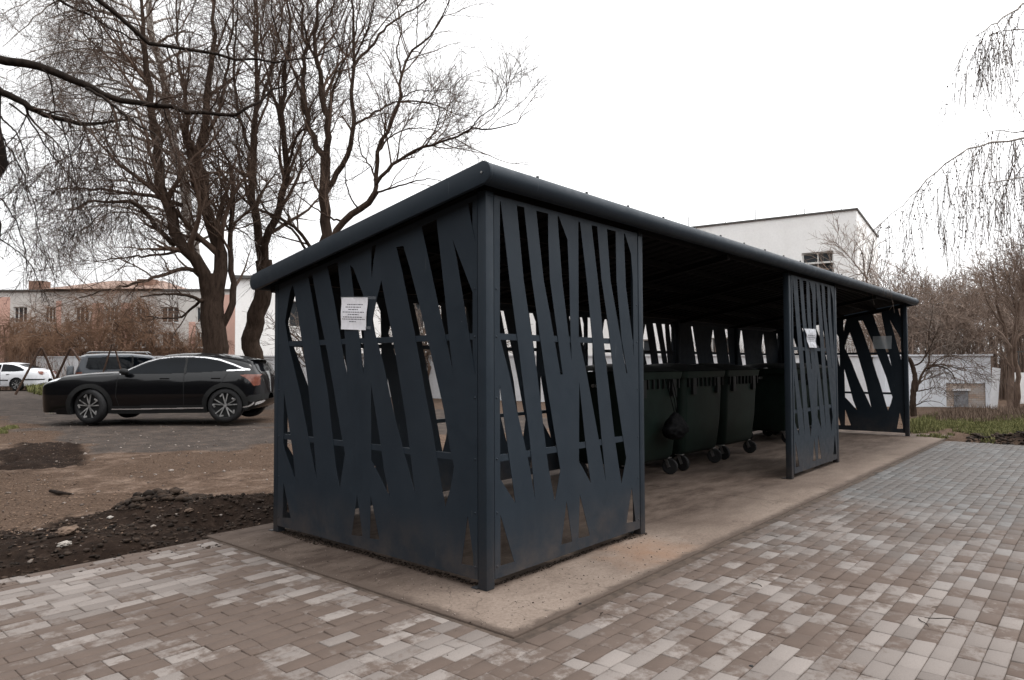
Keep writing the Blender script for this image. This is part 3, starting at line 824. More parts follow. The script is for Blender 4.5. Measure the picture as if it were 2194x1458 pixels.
# ------------------------------------------------------------------ buildings and walls
def frame2d(p0, d):
    d = Vector((d[0], d[1], 0)).normalized(); n = Vector((d.y, -d.x, 0))      # n = outward, to the right of d
    p0 = Vector((p0[0], p0[1], 0))
    return lambda u, w, z: tuple(p0 + d * u + n * w + Vector((0, 0, z)))
def gz(x, y): return float(ground_z(np.array([x]), np.array([y]))[0])
GLASS_W = mat_glass('window_glass', (.035, .04, .045), .12)
def walled(b, T, L, z0, z1, wins, mwall, depth, mframe, zb=None):
    """front wall with real openings (face w=0, outward +w), other three walls and roof as closed shell"""
    mb = MB(); th = .32
    holes = [[(u0, a0), (u1, a0), (u1, a1), (u0, a1)] for (u0, u1, a0, a1, k) in wins]
    plate(mb, [(0, z0), (L, z0), (L, z1), (0, z1)], holes, th, lambda u, v, w: T(u, w - th, v))
    mb.build('wall', mwall, b)
    mb = MB(); mb.add([T(0, -th, z0), T(L, -th, z0), T(L, -depth, z0), T(0, -depth, z0), T(0, -th, z1), T(L, -th, z1), T(L, -depth, z1), T(0, -depth, z1)],
                      [(1, 2, 6, 5), (2, 3, 7, 6), (3, 0, 4, 7)]); mb.build('side_wall', mwall, b)
    for (u0, u1, a0, a1, k) in wins:
        f = MB(); fw = .06
        for (c0, c1, e0, e1) in ((u0, u1, a0, a0 + fw), (u0, u1, a1 - fw, a1), (u0, u0 + fw, a0 + fw, a1 - fw), (u1 - fw, u1, a0 + fw, a1 - fw)):
            f.box(c0, c1, -.16, -.10, e0, e1, lambda p: T(p[0], p[1], p[2]))
        for j in range(1, k): 
            c = u0 + (u1 - u0) * j / k; f.box(c - .025, c + .025, -.158, -.102, a0 + fw, a1 - fw, lambda p: T(p[0], p[1], p[2]))
        fo = f.build('window', mframe, b)
        MB().box(u0, u1, -.145, -.135, a0, a1, lambda p: T(p[0], p[1], p[2])).build('pane', GLASS_W, fo)
        MB().box(u0 - .05, u1 + .05, -.09, .05, a0 - .05, a0, lambda p: T(p[0], p[1], p[2])).build('sill', mframe, fo)
CREAM = mat_plaster('pale_plaster', (.54, .515, .49), (.36, .32, .29), .45)
WHITEP = mat_plaster('white_plaster', (.88, .87, .855), (.62, .60, .57), .35)
PINK = mat_plaster('pink_plaster', (.56, .35, .29), (.38, .26, .22), .6)
ROOFT = simple('rusty_roof', (.20, .135, .108), .85, .4, 3)
DARKMET = simple('dark_flashing', (.09, .085, .08), .6, .2)
# right hand white building; near corner projected from the photo
c0 = at(1835, 450, 30.6); ztop = c0[2]
def vpdir(px, py):
    r = RM @ np.array([px - CX, -(py - CY), -FPX]); return np.array([r[0], r[1]]) / math.hypot(r[0], r[1])
dl = vpdir(-1195, 787); dr = vpdir(2081, 775)
b = empty('white_building', (c0[0], c0[1], 0), 'plain white flat-roofed building rising behind the right end of the shelter', 'building')
L1, L2 = 24.0, 8.2
pl0 = (c0[0] + dl[0] * L1, c0[1] + dl[1] * L1)
T = frame2d(pl0, -dl)
def wpos(px, py):
    P = onplane(px, py, (c0[0], c0[1], 0), (dl[1], -dl[0], 0)); return L1 - float(np.dot(P[:2] - c0[:2], dl)), P[2]
wa, wb = wpos(1718, 543), wpos(1786, 562); wc = wpos(1786, 640)
wins = [(wa[0], wb[0], wc[1], wb[1] + .12, 1)]
walled(b, T, L1, -.2, ztop, [(wa[0], wb[0], wc[1], wa[1], 2)] + [(wa[0] - 4.2 * k, wb[0] - 4.2 * k, wc[1], wa[1], 2) for k in (1, 2, 3)]
       + [(wa[0] - 4.2 * k, wb[0] - 4.2 * k, 1.0, 2.6, 2) for k in (0, 1, 2, 3)], WHITEP, L2, WHITE)
MB().box(-.05, L1 + .06, -.36, .07, ztop + .001, ztop + .075, lambda p: T(*p)).build('parapet_flashing', DARKMET, b)
MB().box(L1 - .30, L1 + .06, -L2, -.361, ztop + .001, ztop + .075, lambda p: T(*p)).build('parapet_flashing', DARKMET, b)
MB().box(.1, L1 - .31, -L2 + .05, -.37, ztop - .3, ztop - .2, lambda p: T(*p)).build('roof', DARKMET, b)
MB().box(wa[0], wb[0], -.10, .03, wb[1] - .02, wb[1] + .06, lambda p: T(*p)).build('window_bar', WHITE, b)
for px in (1472, 1551, 1616, 1704, 1722, 1801):
    u, z = wpos(px, 470); hh = .55 if px != 1722 else .3
    MB().box(u - .012, u + .012, -.22, -.196, ztop + .07, ztop + .08 + hh, lambda p: T(*p)).build('roof_rod', DARKMET, b)

# white building behind, left of the shelter
c1 = at(505, 597, 38)
b = empty('pale_building', (c1[0], c1[1], 0), 'pale two-storey building with dark windows just left of and behind the shelter', 'building')
dx = vpdir(2386, 775); T = frame2d((c1[0], c1[1]), (.80, -.60))
walled(b, T, 26, -.2, c1[2], [(2.15 + k * 3.4, 3.4 + k * 3.4, a, a + 1.45, 2) for k in range(7) for a in (.55, 3.45)], WHITEP, 9, WHITE)
MB().box(-.15, 26.15, -9.1, .2, c1[2] + .001, c1[2] + .16, lambda p: T(*p)).build('roof', DARKMET, b)

# pink and cream house far left
cA = at(505, 604, 47)
b = empty('pink_house', (cA[0], cA[1], 0), 'weathered pink and cream two-storey house behind the parked cars on the left', 'building')
pA = at(-220, 640, 47); dA = np.array([cA[0] - pA[0], cA[1] - pA[1]]); LA = float(np.hypot(*dA)); T = frame2d(pA[:2], dA)
def hpos(px, py):
    P = onplane(px, py, (pA[0], pA[1], 0), (-dA[1], dA[0], 0)); return float(np.dot(P[:2] - pA[:2], dA / LA)), P[2]
HZ = hpos(100, 625)[1]
wins = []
for px, pw in ((28, 30), (95, 24), (160, 30), (225, 28), (290, 30), (345, 38), (420, 24), (-60, 30), (-140, 30)):
    for (ya, yb) in ((692, 658), (745, 712)):
        u0, z0 = hpos(px, ya); u1, z1 = hpos(px + pw, yb)
        if u0 > .5 and u1 < LA - .5: wins.append((u0, u1, z0, z1, 3))
walled(b, T, LA, -.2, HZ, wins, CREAM, 10, WHITE)
for (x0, x1, ya, yb) in ((-90, 22, 778, 637), (92, 132, 778, 645), (196, 222, 778, 650), (258, 286, 778, 650), (404, 432, 778, 690), (474, 504, 778, 632), (-160, -100, 778, 640)):
    u0, z0 = hpos(x0, ya); u1, z1 = hpos(x1, yb)
    ok = [(w[0], w[1]) for w in wins]
    segs = [(u0, u1)]
    for (a, c) in ok:
        ns = []
        for (s, e) in segs:
            if c <= s or a >= e: ns.append((s, e))
            else:
                if a > s: ns.append((s, a - .02))
                if c < e: ns.append((c + .02, e))
        segs = ns
    for (s, e) in segs:
        if e - s > .15: MB().box(s, e, .002, .03, z0, z1, lambda p: T(*p)).build('pink_band', PINK, b)
mb = MB(); rz_ = hpos(200, 603)[1]
UA, UB = hpos(98, 636)[0], hpos(350, 636)[0]
MB().box(-.1, LA + .1, -10, .12, HZ + .001, HZ + .12, lambda p: T(*p)).build('cornice', DARKMET, b)
mb.add([T(UA, .4, HZ + .13), T(UB, .4, HZ + .13), T(UB, -10.4, HZ + .13), T(UA, -10.4, HZ + .13), T(UA + 2, -4, rz_ + .5), T(UB - 2, -4, rz_ + .5)],
       [(0, 1, 5, 4), (1, 2, 5), (2, 3, 4, 5), (3, 0, 4), (0, 3, 2, 1)]); ro = mb.build('roof', ROOFT, b)
BRICK = simple('chimney_brick', (.20, .12, .09), .9, .3, 6)
for px, py0, py1, w in ((50, 636, 604, 1.0), (290, 630, 600, 1.1)):
    u, z0 = hpos(px, py0); z1 = hpos(px, py1)[1]
    MB().box(u - w / 2, u + w / 2, -2.0, -1.2, HZ - .2, z1 + .2, lambda p: T(*p)).build('chimney', BRICK, ro)

# long rendered wall behind the yard
W0, W1 = (9.6, 44.0), (18.45, 2.3)
CWALL = mat_plaster('whitewashed_wall', (.72, .73, .755), (.30, .27, .25), .5)
dW = np.array([W1[0] - W0[0], W1[1] - W0[1]]); LW = float(np.hypot(*dW))
b = empty('yard_wall', (*W0, 0), 'long low whitewashed wall running behind the yard from the parked cars to the shelter', 'wall')
T = frame2d(W0, dW)
zt0, zt1 = 1.86, 1.56
mb = MB(); mb.add([T(0, 0, -.2), T(LW, 0, -.2), T(LW, 0, zt1), T(0, 0, zt0), T(0, -.2, -.2), T(LW, -.2, -.2), T(LW, -.2, zt1), T(0, -.2, zt0)],
                  [(0, 1, 2, 3), (4, 7, 6, 5), (3, 2, 6, 7), (0, 3, 7, 4), (1, 5, 6, 2)]); mb.build('wall_face', CWALL, b)
mb = MB(); mb.add([T(-.03, .04, zt0 + .002), T(LW, .04, zt1 + .002), T(LW, -.24, zt1 + .002), T(-.03, -.24, zt0 + .002), T(-.03, .04, zt0 + .06), T(LW, .04, zt1 + .06), T(LW, -.24, zt1 + .06), T(-.03, -.24, zt0 + .06)],
                  [(0, 1, 5, 4), (1, 2, 6, 5), (2, 3, 7, 6), (3, 0, 4, 7), (4, 5, 6, 7), (0, 3, 2, 1)]); mb.build('coping', CWALL, b)
# garage-like shed at the right: pale face with brick patch, leaning white board
G0 = at(1944, 764, 20.2); G1 = at(2122, 762, 19.6); G2 = at(2176, 806, 25.)
dG = np.array([G1[0] - G0[0], G1[1] - G0[1]]); LG = float(np.hypot(*dG)); T = frame2d(G0[:2], dG)
b = empty('pale_shed', (G0[0], G0[1], 0), 'low pale blue-grey shed with a patch of bare bricks, beyond the grass', 'shed')
def gp(px, py):
    P = onplane(px, py, (G0[0], G0[1], 0), (-dG[1], dG[0], 0)); return float(np.dot(P[:2] - G0[:2], dG / LG)), P[2]
SHED = mat_plaster('blue_grey_render', (.70, .73, .78), (.33, .30, .27), .5)
m_, t_, b_ = new_mat('bare_bricks')
br = N(t_, 'ShaderNodeTexBrick'); br.inputs['Scale'].default_value = 4.2; br.inputs['Color1'].default_value = (.36, .26, .2, 1); br.inputs['Color2'].default_value = (.44, .38, .33, 1); br.inputs['Mortar'].default_value = (.22, .19, .17, 1)
mp = N(t_, 'ShaderNodeMapping'); mp.inputs['Rotation'].default_value = (math.radians(90), 0, 0); t_.links.new(coords(t_), mp.inputs[0]); 
mp2 = N(t_, 'ShaderNodeMapping'); mp2.inputs['Rotation'].default_value = (0, 0, math.atan2(dG[1], dG[0]) * -1); t_.links.new(coords(t_), mp2.inputs[0]); t_.links.new(mp2.outputs[0], mp.inputs[0])
t_.links.new(mp.outputs[0], br.inputs['Vector']); t_.links.new(mix(t_, ramp(t_, noise(t_, 3, 6), [(.45, 0.), (.6, .7)]), br.outputs['Color'], (.36, .34, .33)), b_.inputs['Base Color']); b_.inputs['Roughness'].default_value = .95
BRICKP = m_
zt = G0[2]
u0, za = gp(2028, 872); u1, zb = gp(2122, 822)
plate(MB_ := MB(), [(-.6, -.2), (LG, -.2), (LG, zt), (-.6, zt)], [[(u0, max(za, -.1)), (u1 - .12, max(za, -.1)), (u1 - .12, zb), (u0, zb)]], .25, lambda u, v, w: T(u, w - .25, v))
MB_.build('wall', SHED, b)
MB().box(u0 + .002, u1 - .122, -.2, -.03, max(za, -.1) + .002, zb - .002, lambda p: T(*p)).build('brick_patch', BRICKP, b)
ua, zz0 = gp(2045, 872); ub, zz1 = gp(2074, 838)
MB().box(ua, ub, -.029, .01, zz0, zz1, lambda p: T(*p)).build('boarded_hatch', DARKMET2 := simple('grey_board', (.20, .20, .21), .8, .3, 14), b)
MB().box(ua - .03, ub + .05, -.028, .05, zz1 + .002, zz1 + .06, lambda p: T(*p)).build('lintel', CWALL, b)
mb = MB(); D_ = 5.5
mb.add([T(LG, -.25, -.2), T(LG + .35, -D_, -.2), T(-.6, -D_, -.2), T(LG, -.25, zt), T(LG + .35, -D_, zt), T(-.6, -D_, zt), T(-.6, -.25, -.2), T(-.6, -.25, zt)], [(0, 1, 4, 3), (1, 2, 5, 4), (2, 6, 7, 5)])
mb.build('side_wall', SHED, b)
mb = MB(); mb.add([T(-.65, .05, zt + .002), T(LG + .05, .05, zt + .002), T(LG + .4, -D_, zt + .002), T(-.65, -D_, zt + .002), T(-.65, .05, zt + .05), T(LG + .05, .05, zt + .05), T(LG + .4, -D_, zt + .05), T(-.65, -D_, zt + .05)],
                  [(0, 1, 5, 4), (1, 2, 6, 5), (2, 3, 7, 6), (3, 0, 4, 7), (4, 5, 6, 7), (0, 3, 2, 1)]); mb.build('roof', SHED, b)
pb = at(2128, 880, 18.9); pt = at(2135, 789, 19.0)
o = tag(MB().bar(pb, pt, .20, .05, up=(.76, .65, 0)).build('leaning_board', CWALL, None, bevel=.006), 'narrow white board leaning on the right corner of the pale shed', 'board')
pb = at(2150, 868, 19.6)
fpts = [at(2176, 874, 21.5), at(2420, 880, 20)]
T = frame2d(fpts[0][:2], np.array(fpts[1][:2]) - np.array(fpts[0][:2]))
b = empty('white_fence', (*fpts[0][:2], 0), 'white panel fence with a dark railing on top at the right edge', 'fence')
MB().box(0, 6, -.12, 0, -.1, 1.05, lambda p: T(*p)).build('fence_panel', WHITEP, b)
rl = MB(); rl.box(0, 6, -.07, -.05, 1.68, 1.71, lambda p: T(*p)); rl.build('top_rail', DARKMET, b)
for k in range(14): MB().box(.1 + k * .18, .125 + k * .18, -.07, -.05, 1.051, 1.68, lambda p: T(*p)).build('baluster', DARKMET, b)

# rusty A frames of pipe in the yard (drying or climbing frames)
def aframe(pts, d, label, r=.042):
    P = [at(px, py, dd) for (px, py), dd in zip(pts, d)]
    e = empty('pipe_frame', tuple(P[0]), label, 'pipe frame', 'rusty pipe frames in the yard')
    for a, c in zip(P[:-1], P[1:]): MB().tube([a, c], r, 8).build('pipe', RUST, e, smooth=True, angle=.8)
    return e
aframe([(33, 846), (86, 747), (91, 747), (118, 815), (122, 832)], [25.6, 26, 26, 26.3, 26.4], 'leftmost rusty pipe frame, standing in front of the white car')
aframe([(108, 838), (150, 748), (154, 748), (172, 775), (196, 850)], [26.3, 26, 26, 25.8, 25.6], 'middle rusty pipe frame crossing the leftmost one above the black car bonnet')
aframe([(205, 850), (240, 739), (244, 739), (275, 850)], [21., 21, 21, 21], 'thin brown pipe frame in front of the grey off-roader', .025)

# ------------------------------------------------------------------ trees
def resample(P, K):
    P = np.asarray(P, float)
    if len(P) > 2:                                     # Catmull-Rom densify
        Q = np.vstack([2 * P[0] - P[1], P, 2 * P[-1] - P[-2]]); out = []
        for i in range(1, len(Q) - 2):
            for t in np.linspace(0, 1, 8, endpoint=False):
                a, b_, c, d = Q[i - 1], Q[i], Q[i + 1], Q[i + 2]
                out.append(.5 * (2 * b_ + (c - a) * t + (2 * a - 5 * b_ + 4 * c - d) * t * t + (3 * b_ - a - 3 * c + d) * t ** 3))
        out.append(P[-1]); P = np.array(out)
    s = np.r_[0, np.cumsum(np.linalg.norm(np.diff(P, axis=0), axis=1))]
    t = np.linspace(0, s[-1], K)
    return np.stack([np.interp(t, s, P[:, k]) for k in range(3)], 1)
def unit(v): return v / np.maximum(np.linalg.norm(v, axis=-1, keepdims=True), 1e-9)
def tubes(P, R, S):
    """P (N,K,3) R (N,K) -> verts, quads"""
    Nn, K, _ = P.shape
    T = np.empty_like(P); T[:, 1:-1] = P[:, 2:] - P[:, :-2]; T[:, 0] = P[:, 1] - P[:, 0]; T[:, -1] = P[:, -1] - P[:, -2]; T = unit(T)
    m = unit(P[:, -1] - P[:, 0]); ref = np.where(np.abs(m[:, 2:3]) > .8, np.array([[1., 0.1, 0]]), np.array([[0., 0.1, 1.]]))[:, None, :]
    A = unit(np.cross(T, ref)); B = np.cross(A, T)
    th = np.arange(S) * 2 * math.pi / S
    V = P[:, :, None, :] + R[:, :, None, None] * (A[:, :, None, :] * np.cos(th)[None, None, :, None] + B[:, :, None, :] * np.sin(th)[None, None, :, None])
    I = np.arange(Nn * K * S).reshape(Nn, K, S); J = np.roll(I, -1, 2)
    F = np.stack([I[:, :-1], J[:, :-1], J[:, 1:], I[:, 1:]], -1).reshape(-1, 4)
    return V.reshape(-1, 3), F
def join(parts):
    b = 0; Vs = []; Fs = []
    for V, F in parts: Vs.append(V); Fs.append(F + b); b += len(V)
    return np.vstack(Vs), np.vstack(Fs)
def spawn(rg, P, R, count, L, ang, up, K, rr, rmin, wander=.12, trop=0., tmin=.15, tmax=1.0, side=None):
    Nn, KK, _ = P.shape
    seg = np.linalg.norm(np.diff(P, axis=1), axis=2).sum(1)
    idx = rg.choice(Nn, count, p=seg / seg.sum()); t = tmin + (tmax - tmin) * rg.random(count) ** .85
    f = t * (KK - 1); i0 = np.minimum(f.astype(int), KK - 2); fr = (f - i0)[:, None]
    p0 = P[idx, i0] * (1 - fr) + P[idx, i0 + 1] * fr; tan = unit(P[idx, i0 + 1] - P[idx, i0])
    r0 = R[idx, i0] * (1 - fr[:, 0]) + R[idx, i0 + 1] * fr[:, 0]
    rnd = rg.normal(size=(count, 3)); 
    if side is not None: rnd = rnd + np.array(side)
    perp = unit(rnd - (rnd * tan).sum(1, keepdims=True) * tan)
    a = np.radians(rg.normal(ang, ang * .25, count))[:, None]
    d = np.cos(a) * tan + np.sin(a) * perp; d[:, 2] += up; d = unit(d)
    ln = L * rg.uniform(.45, 1.25, count) * (1.1 - .45 * t) * np.clip(seg[idx] / np.median(seg), .6, 1.3)
    step = ln / (K - 1); Q = np.empty((count, K, 3)); Q[:, 0] = p0
    for k in range(1, K):
        Q[:, k] = Q[:, k - 1] + d * step[:, None]
        d = d + rg.normal(0, wander, (count, 3)); d[:, 2] += trop; d = unit(d)
    rs = np.minimum(r0 * rr, r0 * .95); rs = np.maximum(rs, rmin)
    tp = np.linspace(0, 1, K)[None, :]
    return Q, rs[:, None] * (1 - tp) + rmin * tp
def tree(name, label, cat, group, limbs, levels, bark, twig, seed, depth, base=None, extra=None, jit=.0):
    """limbs: (pixel points, r0, r1, dd) traced limb, depth at start and change of depth along it"""
    rg = np.random.default_rng(seed)
    K = 22; P = []; R = []
    for L in limbs:
        pts, r0, r1, da, db = L
        n_ = len(pts); W = np.array([at(px, py, depth + da + (db - da) * i / max(1, n_ - 1)) for i, (px, py) in enumerate(pts)])
        q = resample(W, K); seg = np.linalg.norm(q[-1] - q[0]) / K
        w = rg.normal(0, 1, (K, 3)) * seg * .10; w[0] = 0
        q = q + w * np.minimum(1, 1) ; P.append(q); R.append(np.linspace(r0, r1, K) ** 1.0)
    P = np.array(P); R = np.array(R)
    root = P[0, 0]
    e = empty(name, (root[0], root[1], gz(root[0], root[1])), label, cat, group)
    V, F = tubes(P, R, 10)
    link('trunk', np_mesh('trunk', V, F), bark, e, smooth=True)
    parts = []; curP, curR = P, R; Ls = np.linalg.norm(np.diff(P, axis=1), axis=2).sum(1); n_l = Ls.sum()
    sets = [(P, R)]
    for li, lv in enumerate(levels):
        src = sets[lv.get('src', -1)]
        if lv.get('skip0') and lv.get('src', -1) in (0, -1) and li == 0: src = (P[1:], R[1:]) if len(P) > 1 else src
        cnt = int(lv['n'])
        Q, RR_ = spawn(rg, src[0], src[1], cnt, lv['L'], lv['ang'], lv.get('up', 0), lv['K'], lv['rr'], lv['rmin'], lv.get('w', .12), lv.get('trop', 0), lv.get('tmin', .1), 1.0, lv.get('side'))
        keep = Q[:, :, 2].min(1) > .15
        Q, RR_ = Q[keep], RR_[keep]
        sets.append((Q, RR_)); parts.append(tubes(Q, RR_, 5 if li == 0 else (4 if li == 1 else 3)))
    if parts:
        V, F = join(parts); link('crown', np_mesh('crown', V, F), twig, e)
    return e, sets
def std_levels(n1, n2, n3, n4, L=(2.2, 1.3, .8, .5), up=(.25, .15, .1, .0), trop=(.03, .02, .0, -.03), rmin=(.0075, .0048, .0031, .0025), ang=(45, 42, 42, 40), w=.14, tmin=.12, side=None):
    out = [dict(n=n1, L=L[0], ang=ang[0], up=up[0], K=9, rr=.55, rmin=rmin[0], w=w, trop=trop[0], tmin=tmin, skip0=True, side=side),
           dict(n=n2, L=L[1], ang=ang[1], up=up[1], K=6, rr=.55, rmin=rmin[1], w=w, trop=trop[1], tmin=.1),
           dict(n=n3, L=L[2], ang=ang[2], up=up[2], K=4, rr=.6, rmin=rmin[2], w=w, trop=trop[2], tmin=.08)]
    if n4: out.append(dict(n=n4, L=L[3], ang=ang[3], up=up[3], K=3, rr=.7, rmin=rmin[3], w=w, trop=trop[3], tmin=.05))
    return out
TG = 'bare trees behind the yard'
# T1: thick brown twin-forked trunk behind the black car
tree('bare_tree', 'thickest bare tree, forked brown trunk rising right behind the roof of the black car', 'tree', TG, [
    ([(468, 862), (464, 800), (462, 757), (457, 700), (454, 655), (456, 615), (456, 590)], .40, .29, 0, 0),
    ([(450, 650), (440, 600), (428, 570), (405, 545), (385, 520), (372, 480), (355, 430), (345, 360), (335, 290), (325, 200), (310, 100), (300, -60)], .20, .025, 0, -1.5),
    ([(374, 527), (340, 493), (315, 459), (281, 434), (238, 434), (183, 434), (140, 472)], .08, .012, -.2, -2),
    ([(389, 440), (349, 425), (298, 417), (213, 408), (150, 405), (85, 412)], .07, .012, .2, 1.6),
    ([(460, 650), (470, 590), (472, 553), (476, 523), (455, 506), (446, 446), (434, 374), (421, 349), (430, 315), (438, 264), (442, 213), (450, 120), (459, 34), (462, -60)], .21, .025, 0, 1),
    ([(468, 715), (485, 680), (501, 640), (497, 612), (493, 553), (495, 468), (500, 404), (495, 361), (480, 332), (459, 293), (450, 250)], .11, .02, 0, .6),
    ([(446, 645), (430, 645), (400, 633), (360, 630), (300, 637)], .06, .015, 0, -1.5),
    ([(446, 640), (430, 645), (395, 675), (370, 682), (310, 679)], .05, .012, 0, 1),
    ([(440, 606), (405, 575), (350, 590), (300, 605), (230, 622), (170, 640)], .07, .012, 0, -2.2),
    ([(438, 600), (400, 540), (360, 545), (290, 550), (200, 560)], .06, .012, 0, 2.),
    ([(421, 349), (405, 300), (400, 230), (385, 150), (380, 60), (375, -50)], .07, .015, .5, 2),
    ([(455, 500), (440, 440), (415, 400), (405, 330), (395, 260), (400, 180), (410, 80)], .07, .015, .3, -1),
    ([(430, 315), (460, 260), (480, 190), (490, 110), (500, 20), (505, -50)], .06, .015, .6, 1.5),
], std_levels(140, 800, 4000, 9500, L=(2.3, 1.35, .85, .5)), BARK, TWIG, 21, 20.0)
# T0: birch beyond, white flecked trunk, long side branches to the left with drooping ends
bl_ = [([(462, 850), (458, 700), (452, 620), (430, 560), (417, 531), (408, 489), (395, 451), (387, 404), (374, 340), (366, 276), (349, 200), (336, 128), (327, 43), (320, -60)], .24, .08, 0, 0)]
rg0 = random.Random(5)
for (x, y) in ((415, 525), (400, 468), (390, 415), (382, 375), (374, 335), (368, 290), (360, 250), (352, 212), (345, 175), (340, 140), (334, 95), (328, 50), (322, 0)):
    for sgn in (-1, -1, 1):
        ln = rg0.uniform(190, 330) if sgn < 0 else rg0.uniform(70, 150)
        h = rg0.uniform(.12, .5); dr_ = rg0.uniform(.0, .35)
        bl_.append(([(x, y), (x + sgn * ln * .3, y - ln * h * .45), (x + sgn * ln * .65, y - ln * h * .62), (x + sgn * ln, y - ln * h * .5 + ln * dr_ * .7)], .05, .010, 0, rg0.uniform(-3, 3)))
tree('birch_tree', 'tall birch with white-flecked trunk and drooping twigs, left of the forked brown tree', 'tree', TG, bl_,
     std_levels(220, 1100, 4300, 10500, L=(1.7, 1.2, .8, .55), up=(.1, .0, -.1, -.25), trop=(-.02, -.07, -.12, -.16), tmin=.25, rmin=(.008, .005, .0034, .0027)), BARK_B, TWIG_G, 22, 24.0)
# T2: second brown trunk, just left of the shelter roof
tree('bare_tree', 'bare tree with a bent dark trunk just left of the low end of the roof', 'tree', TG, [
    ([(552, 860), (545, 765), (537, 735), (547, 690), (560, 640), (567, 590), (567, 560)], .31, .26, 0, 0),
    ([(563, 575), (557, 540), (550, 500), (548, 455), (538, 404), (542, 340), (544, 272), (550, 180), (552, 100), (548, 20), (545, -60)], .15, .022, 0, 1),
    ([(566, 585), (566, 550), (576, 489), (598, 434), (610, 383), (613, 323), (604, 276), (606, 191), (616, 120), (620, 40), (625, -50)], .14, .022, 0, -1),
    ([(610, 383), (622, 340), (636, 293), (657, 276), (672, 268)], .06, .015, -.5, -2),
    ([(700, 610), (653, 531), (627, 493), (581, 463), (542, 395), (500, 306), (470, 255), (450, 200)], .05, .012, .6, 1.5),
    ([(705, 600), (660, 520), (618, 478), (576, 459), (538, 442), (500, 400), (466, 361), (430, 330), (390, 318)], .07, .014, .5, -1.8),
    ([(544, 272), (560, 210), (585, 150), (597, 80), (610, 0), (615, -50)], .06, .015, .8, 2.),
    ([(542, 340), (520, 280), (505, 200), (500, 120), (508, 30), (510, -40)], .06, .015, .5, -1.5),
    ([(548, 455), (525, 390), (508, 320), (512, 250), (505, 190)], .045, .012, .2, 1.5),
    ([(604, 276), (590, 220), (570, 150), (560, 80), (565, 0)], .05, .013, -.6, .8),
], std_levels(100, 560, 2500, 5200, L=(2.2, 1.3, .8, .5), side=(0, 0, .4)), BARK, TWIG, 23, 22.0)
# T3: tall upright tree behind the roof
tree('bare_tree', 'tall upright bare tree rising behind the left half of the shelter roof', 'tree', TG, [
    ([(702, 866), (699, 700), (697, 600), (697, 506), (698, 404), (696, 350)], 0.1804, 0.1394, 0, 0),
    ([(697, 375), (693, 340), (674, 298), (657, 255), (647, 204), (651, 140), (649, 72), (645, 0), (642, -70)], 0.0984, 0.0164, 0, 1.),
    ([(647, 204), (620, 130), (600, 90), (585, 30), (580, -40)], 0.041, 0.01148, .4, -1),
    ([(697, 370), (702, 300), (697, 240), (691, 204), (683, 140), (672, 98), (678, 40), (683, -50)], 0.1066, 0.0246, 0, -1),
    ([(699, 410), (712, 385), (730, 361), (747, 319), (759, 272), (755, 191), (759, 128), (757, 60), (755, -50)], 0.082, 0.0205, 0, -.6),
    ([(760, 268), (798, 247), (825, 228), (853, 217), (890, 222), (925, 221)], 0.0369, 0.0082, -.3, -1.5),
    ([(755, 145), (775, 120), (798, 98), (832, 55), (883, 21), (940, -20)], 0.0451, 0.01148, -.4, .5),
    ([(700, 262), (710, 215), (721, 170), (745, 110), (765, 50), (775, -40)], 0.041, 0.0123, 0, 1.2),
    ([(683, 140), (660, 90), (650, 50), (625, 0), (615, -40)], 0.0369, 0.01148, -.5, -1.5),
    ([(672, 98), (690, 60), (715, 10), (725, -40)], 0.0328, 0.00984, -.6, .4),
    ([(759, 128), (785, 70), (800, 20), (808, -40)], 0.0328, 0.00984, -.5, -1),
    ([(698, 430), (676, 400), (660, 360), (640, 330), (622, 290)], 0.0328, 0.00984, 0, 1.4),
], std_levels(95, 540, 2400, 5000, L=(2.0, 1.2, .75, .45), side=(0, 0, .4)), BARK, TWIG, 24, 19.5)
# T4: tree leaning to the right with low spreading limbs
tree('leaning_tree', 'leaning bare tree whose long limbs spread to the right over the shelter roof', 'tree', TG, [
    ([(668, 880), (680, 700), (700, 560), (721, 500), (742, 472), (772, 451), (798, 425), (806, 412)], 0.1188, 0.0792, 0, 0),
    ([(800, 424), (806, 400), (804, 383), (806, 332), (823, 293), (840, 264), (857, 213), (861, 162), (881, 110), (921, 77), (946, 38), (968, -10), (980, -60)], 0.0627, 0.00924, 0, .8),
    ([(803, 415), (830, 406), (853, 400), (904, 385), (925, 384), (945, 387)], 0.0297, 0.0066, 0, -1),
    ([(806, 395), (815, 380), (840, 353), (870, 335), (908, 315), (968, 298), (1015, 281), (1083, 272), (1112, 255), (1152, 229)], 0.0495, 0.00528, 0, -.4),
    ([(1000, 286), (1013, 270), (1030, 250), (1070, 221), (1087, 187)], 0.0198, 0.00462, -.4, -1),
    ([(855, 219), (880, 217), (908, 219), (940, 228), (968, 242), (1015, 255)], 0.0264, 0.00528, .3, 1.3),
    ([(806, 332), (830, 300), (850, 285), (890, 275), (930, 280), (970, 292)], 0.0264, 0.00528, .1, 1.2),
    ([(744, 472), (720, 472), (700, 463), (661, 438), (627, 408), (600, 395)], 0.0297, 0.0066, 0, 1),
    ([(806, 395), (796, 360), (775, 330), (768, 290), (772, 250)], 0.0264, 0.0066, 0, 1.),
    ([(857, 213), (890, 195), (930, 195), (970, 190)], 0.0198, 0.00528, .4, -.8),
    ([(861, 162), (850, 110), (860, 60), (850, 10), (855, -40)], 0.0264, 0.0066, .5, 1.5),
    ([(770, 452), (750, 420), (740, 380), (742, 330)], 0.0231, 0.0066, 0, -.8),
], std_levels(85, 420, 1700, 3300, L=(1.6, 1.0, .65, .4), up=(.22, .12, .05, 0)), BARK, TWIG, 25, 18.0)
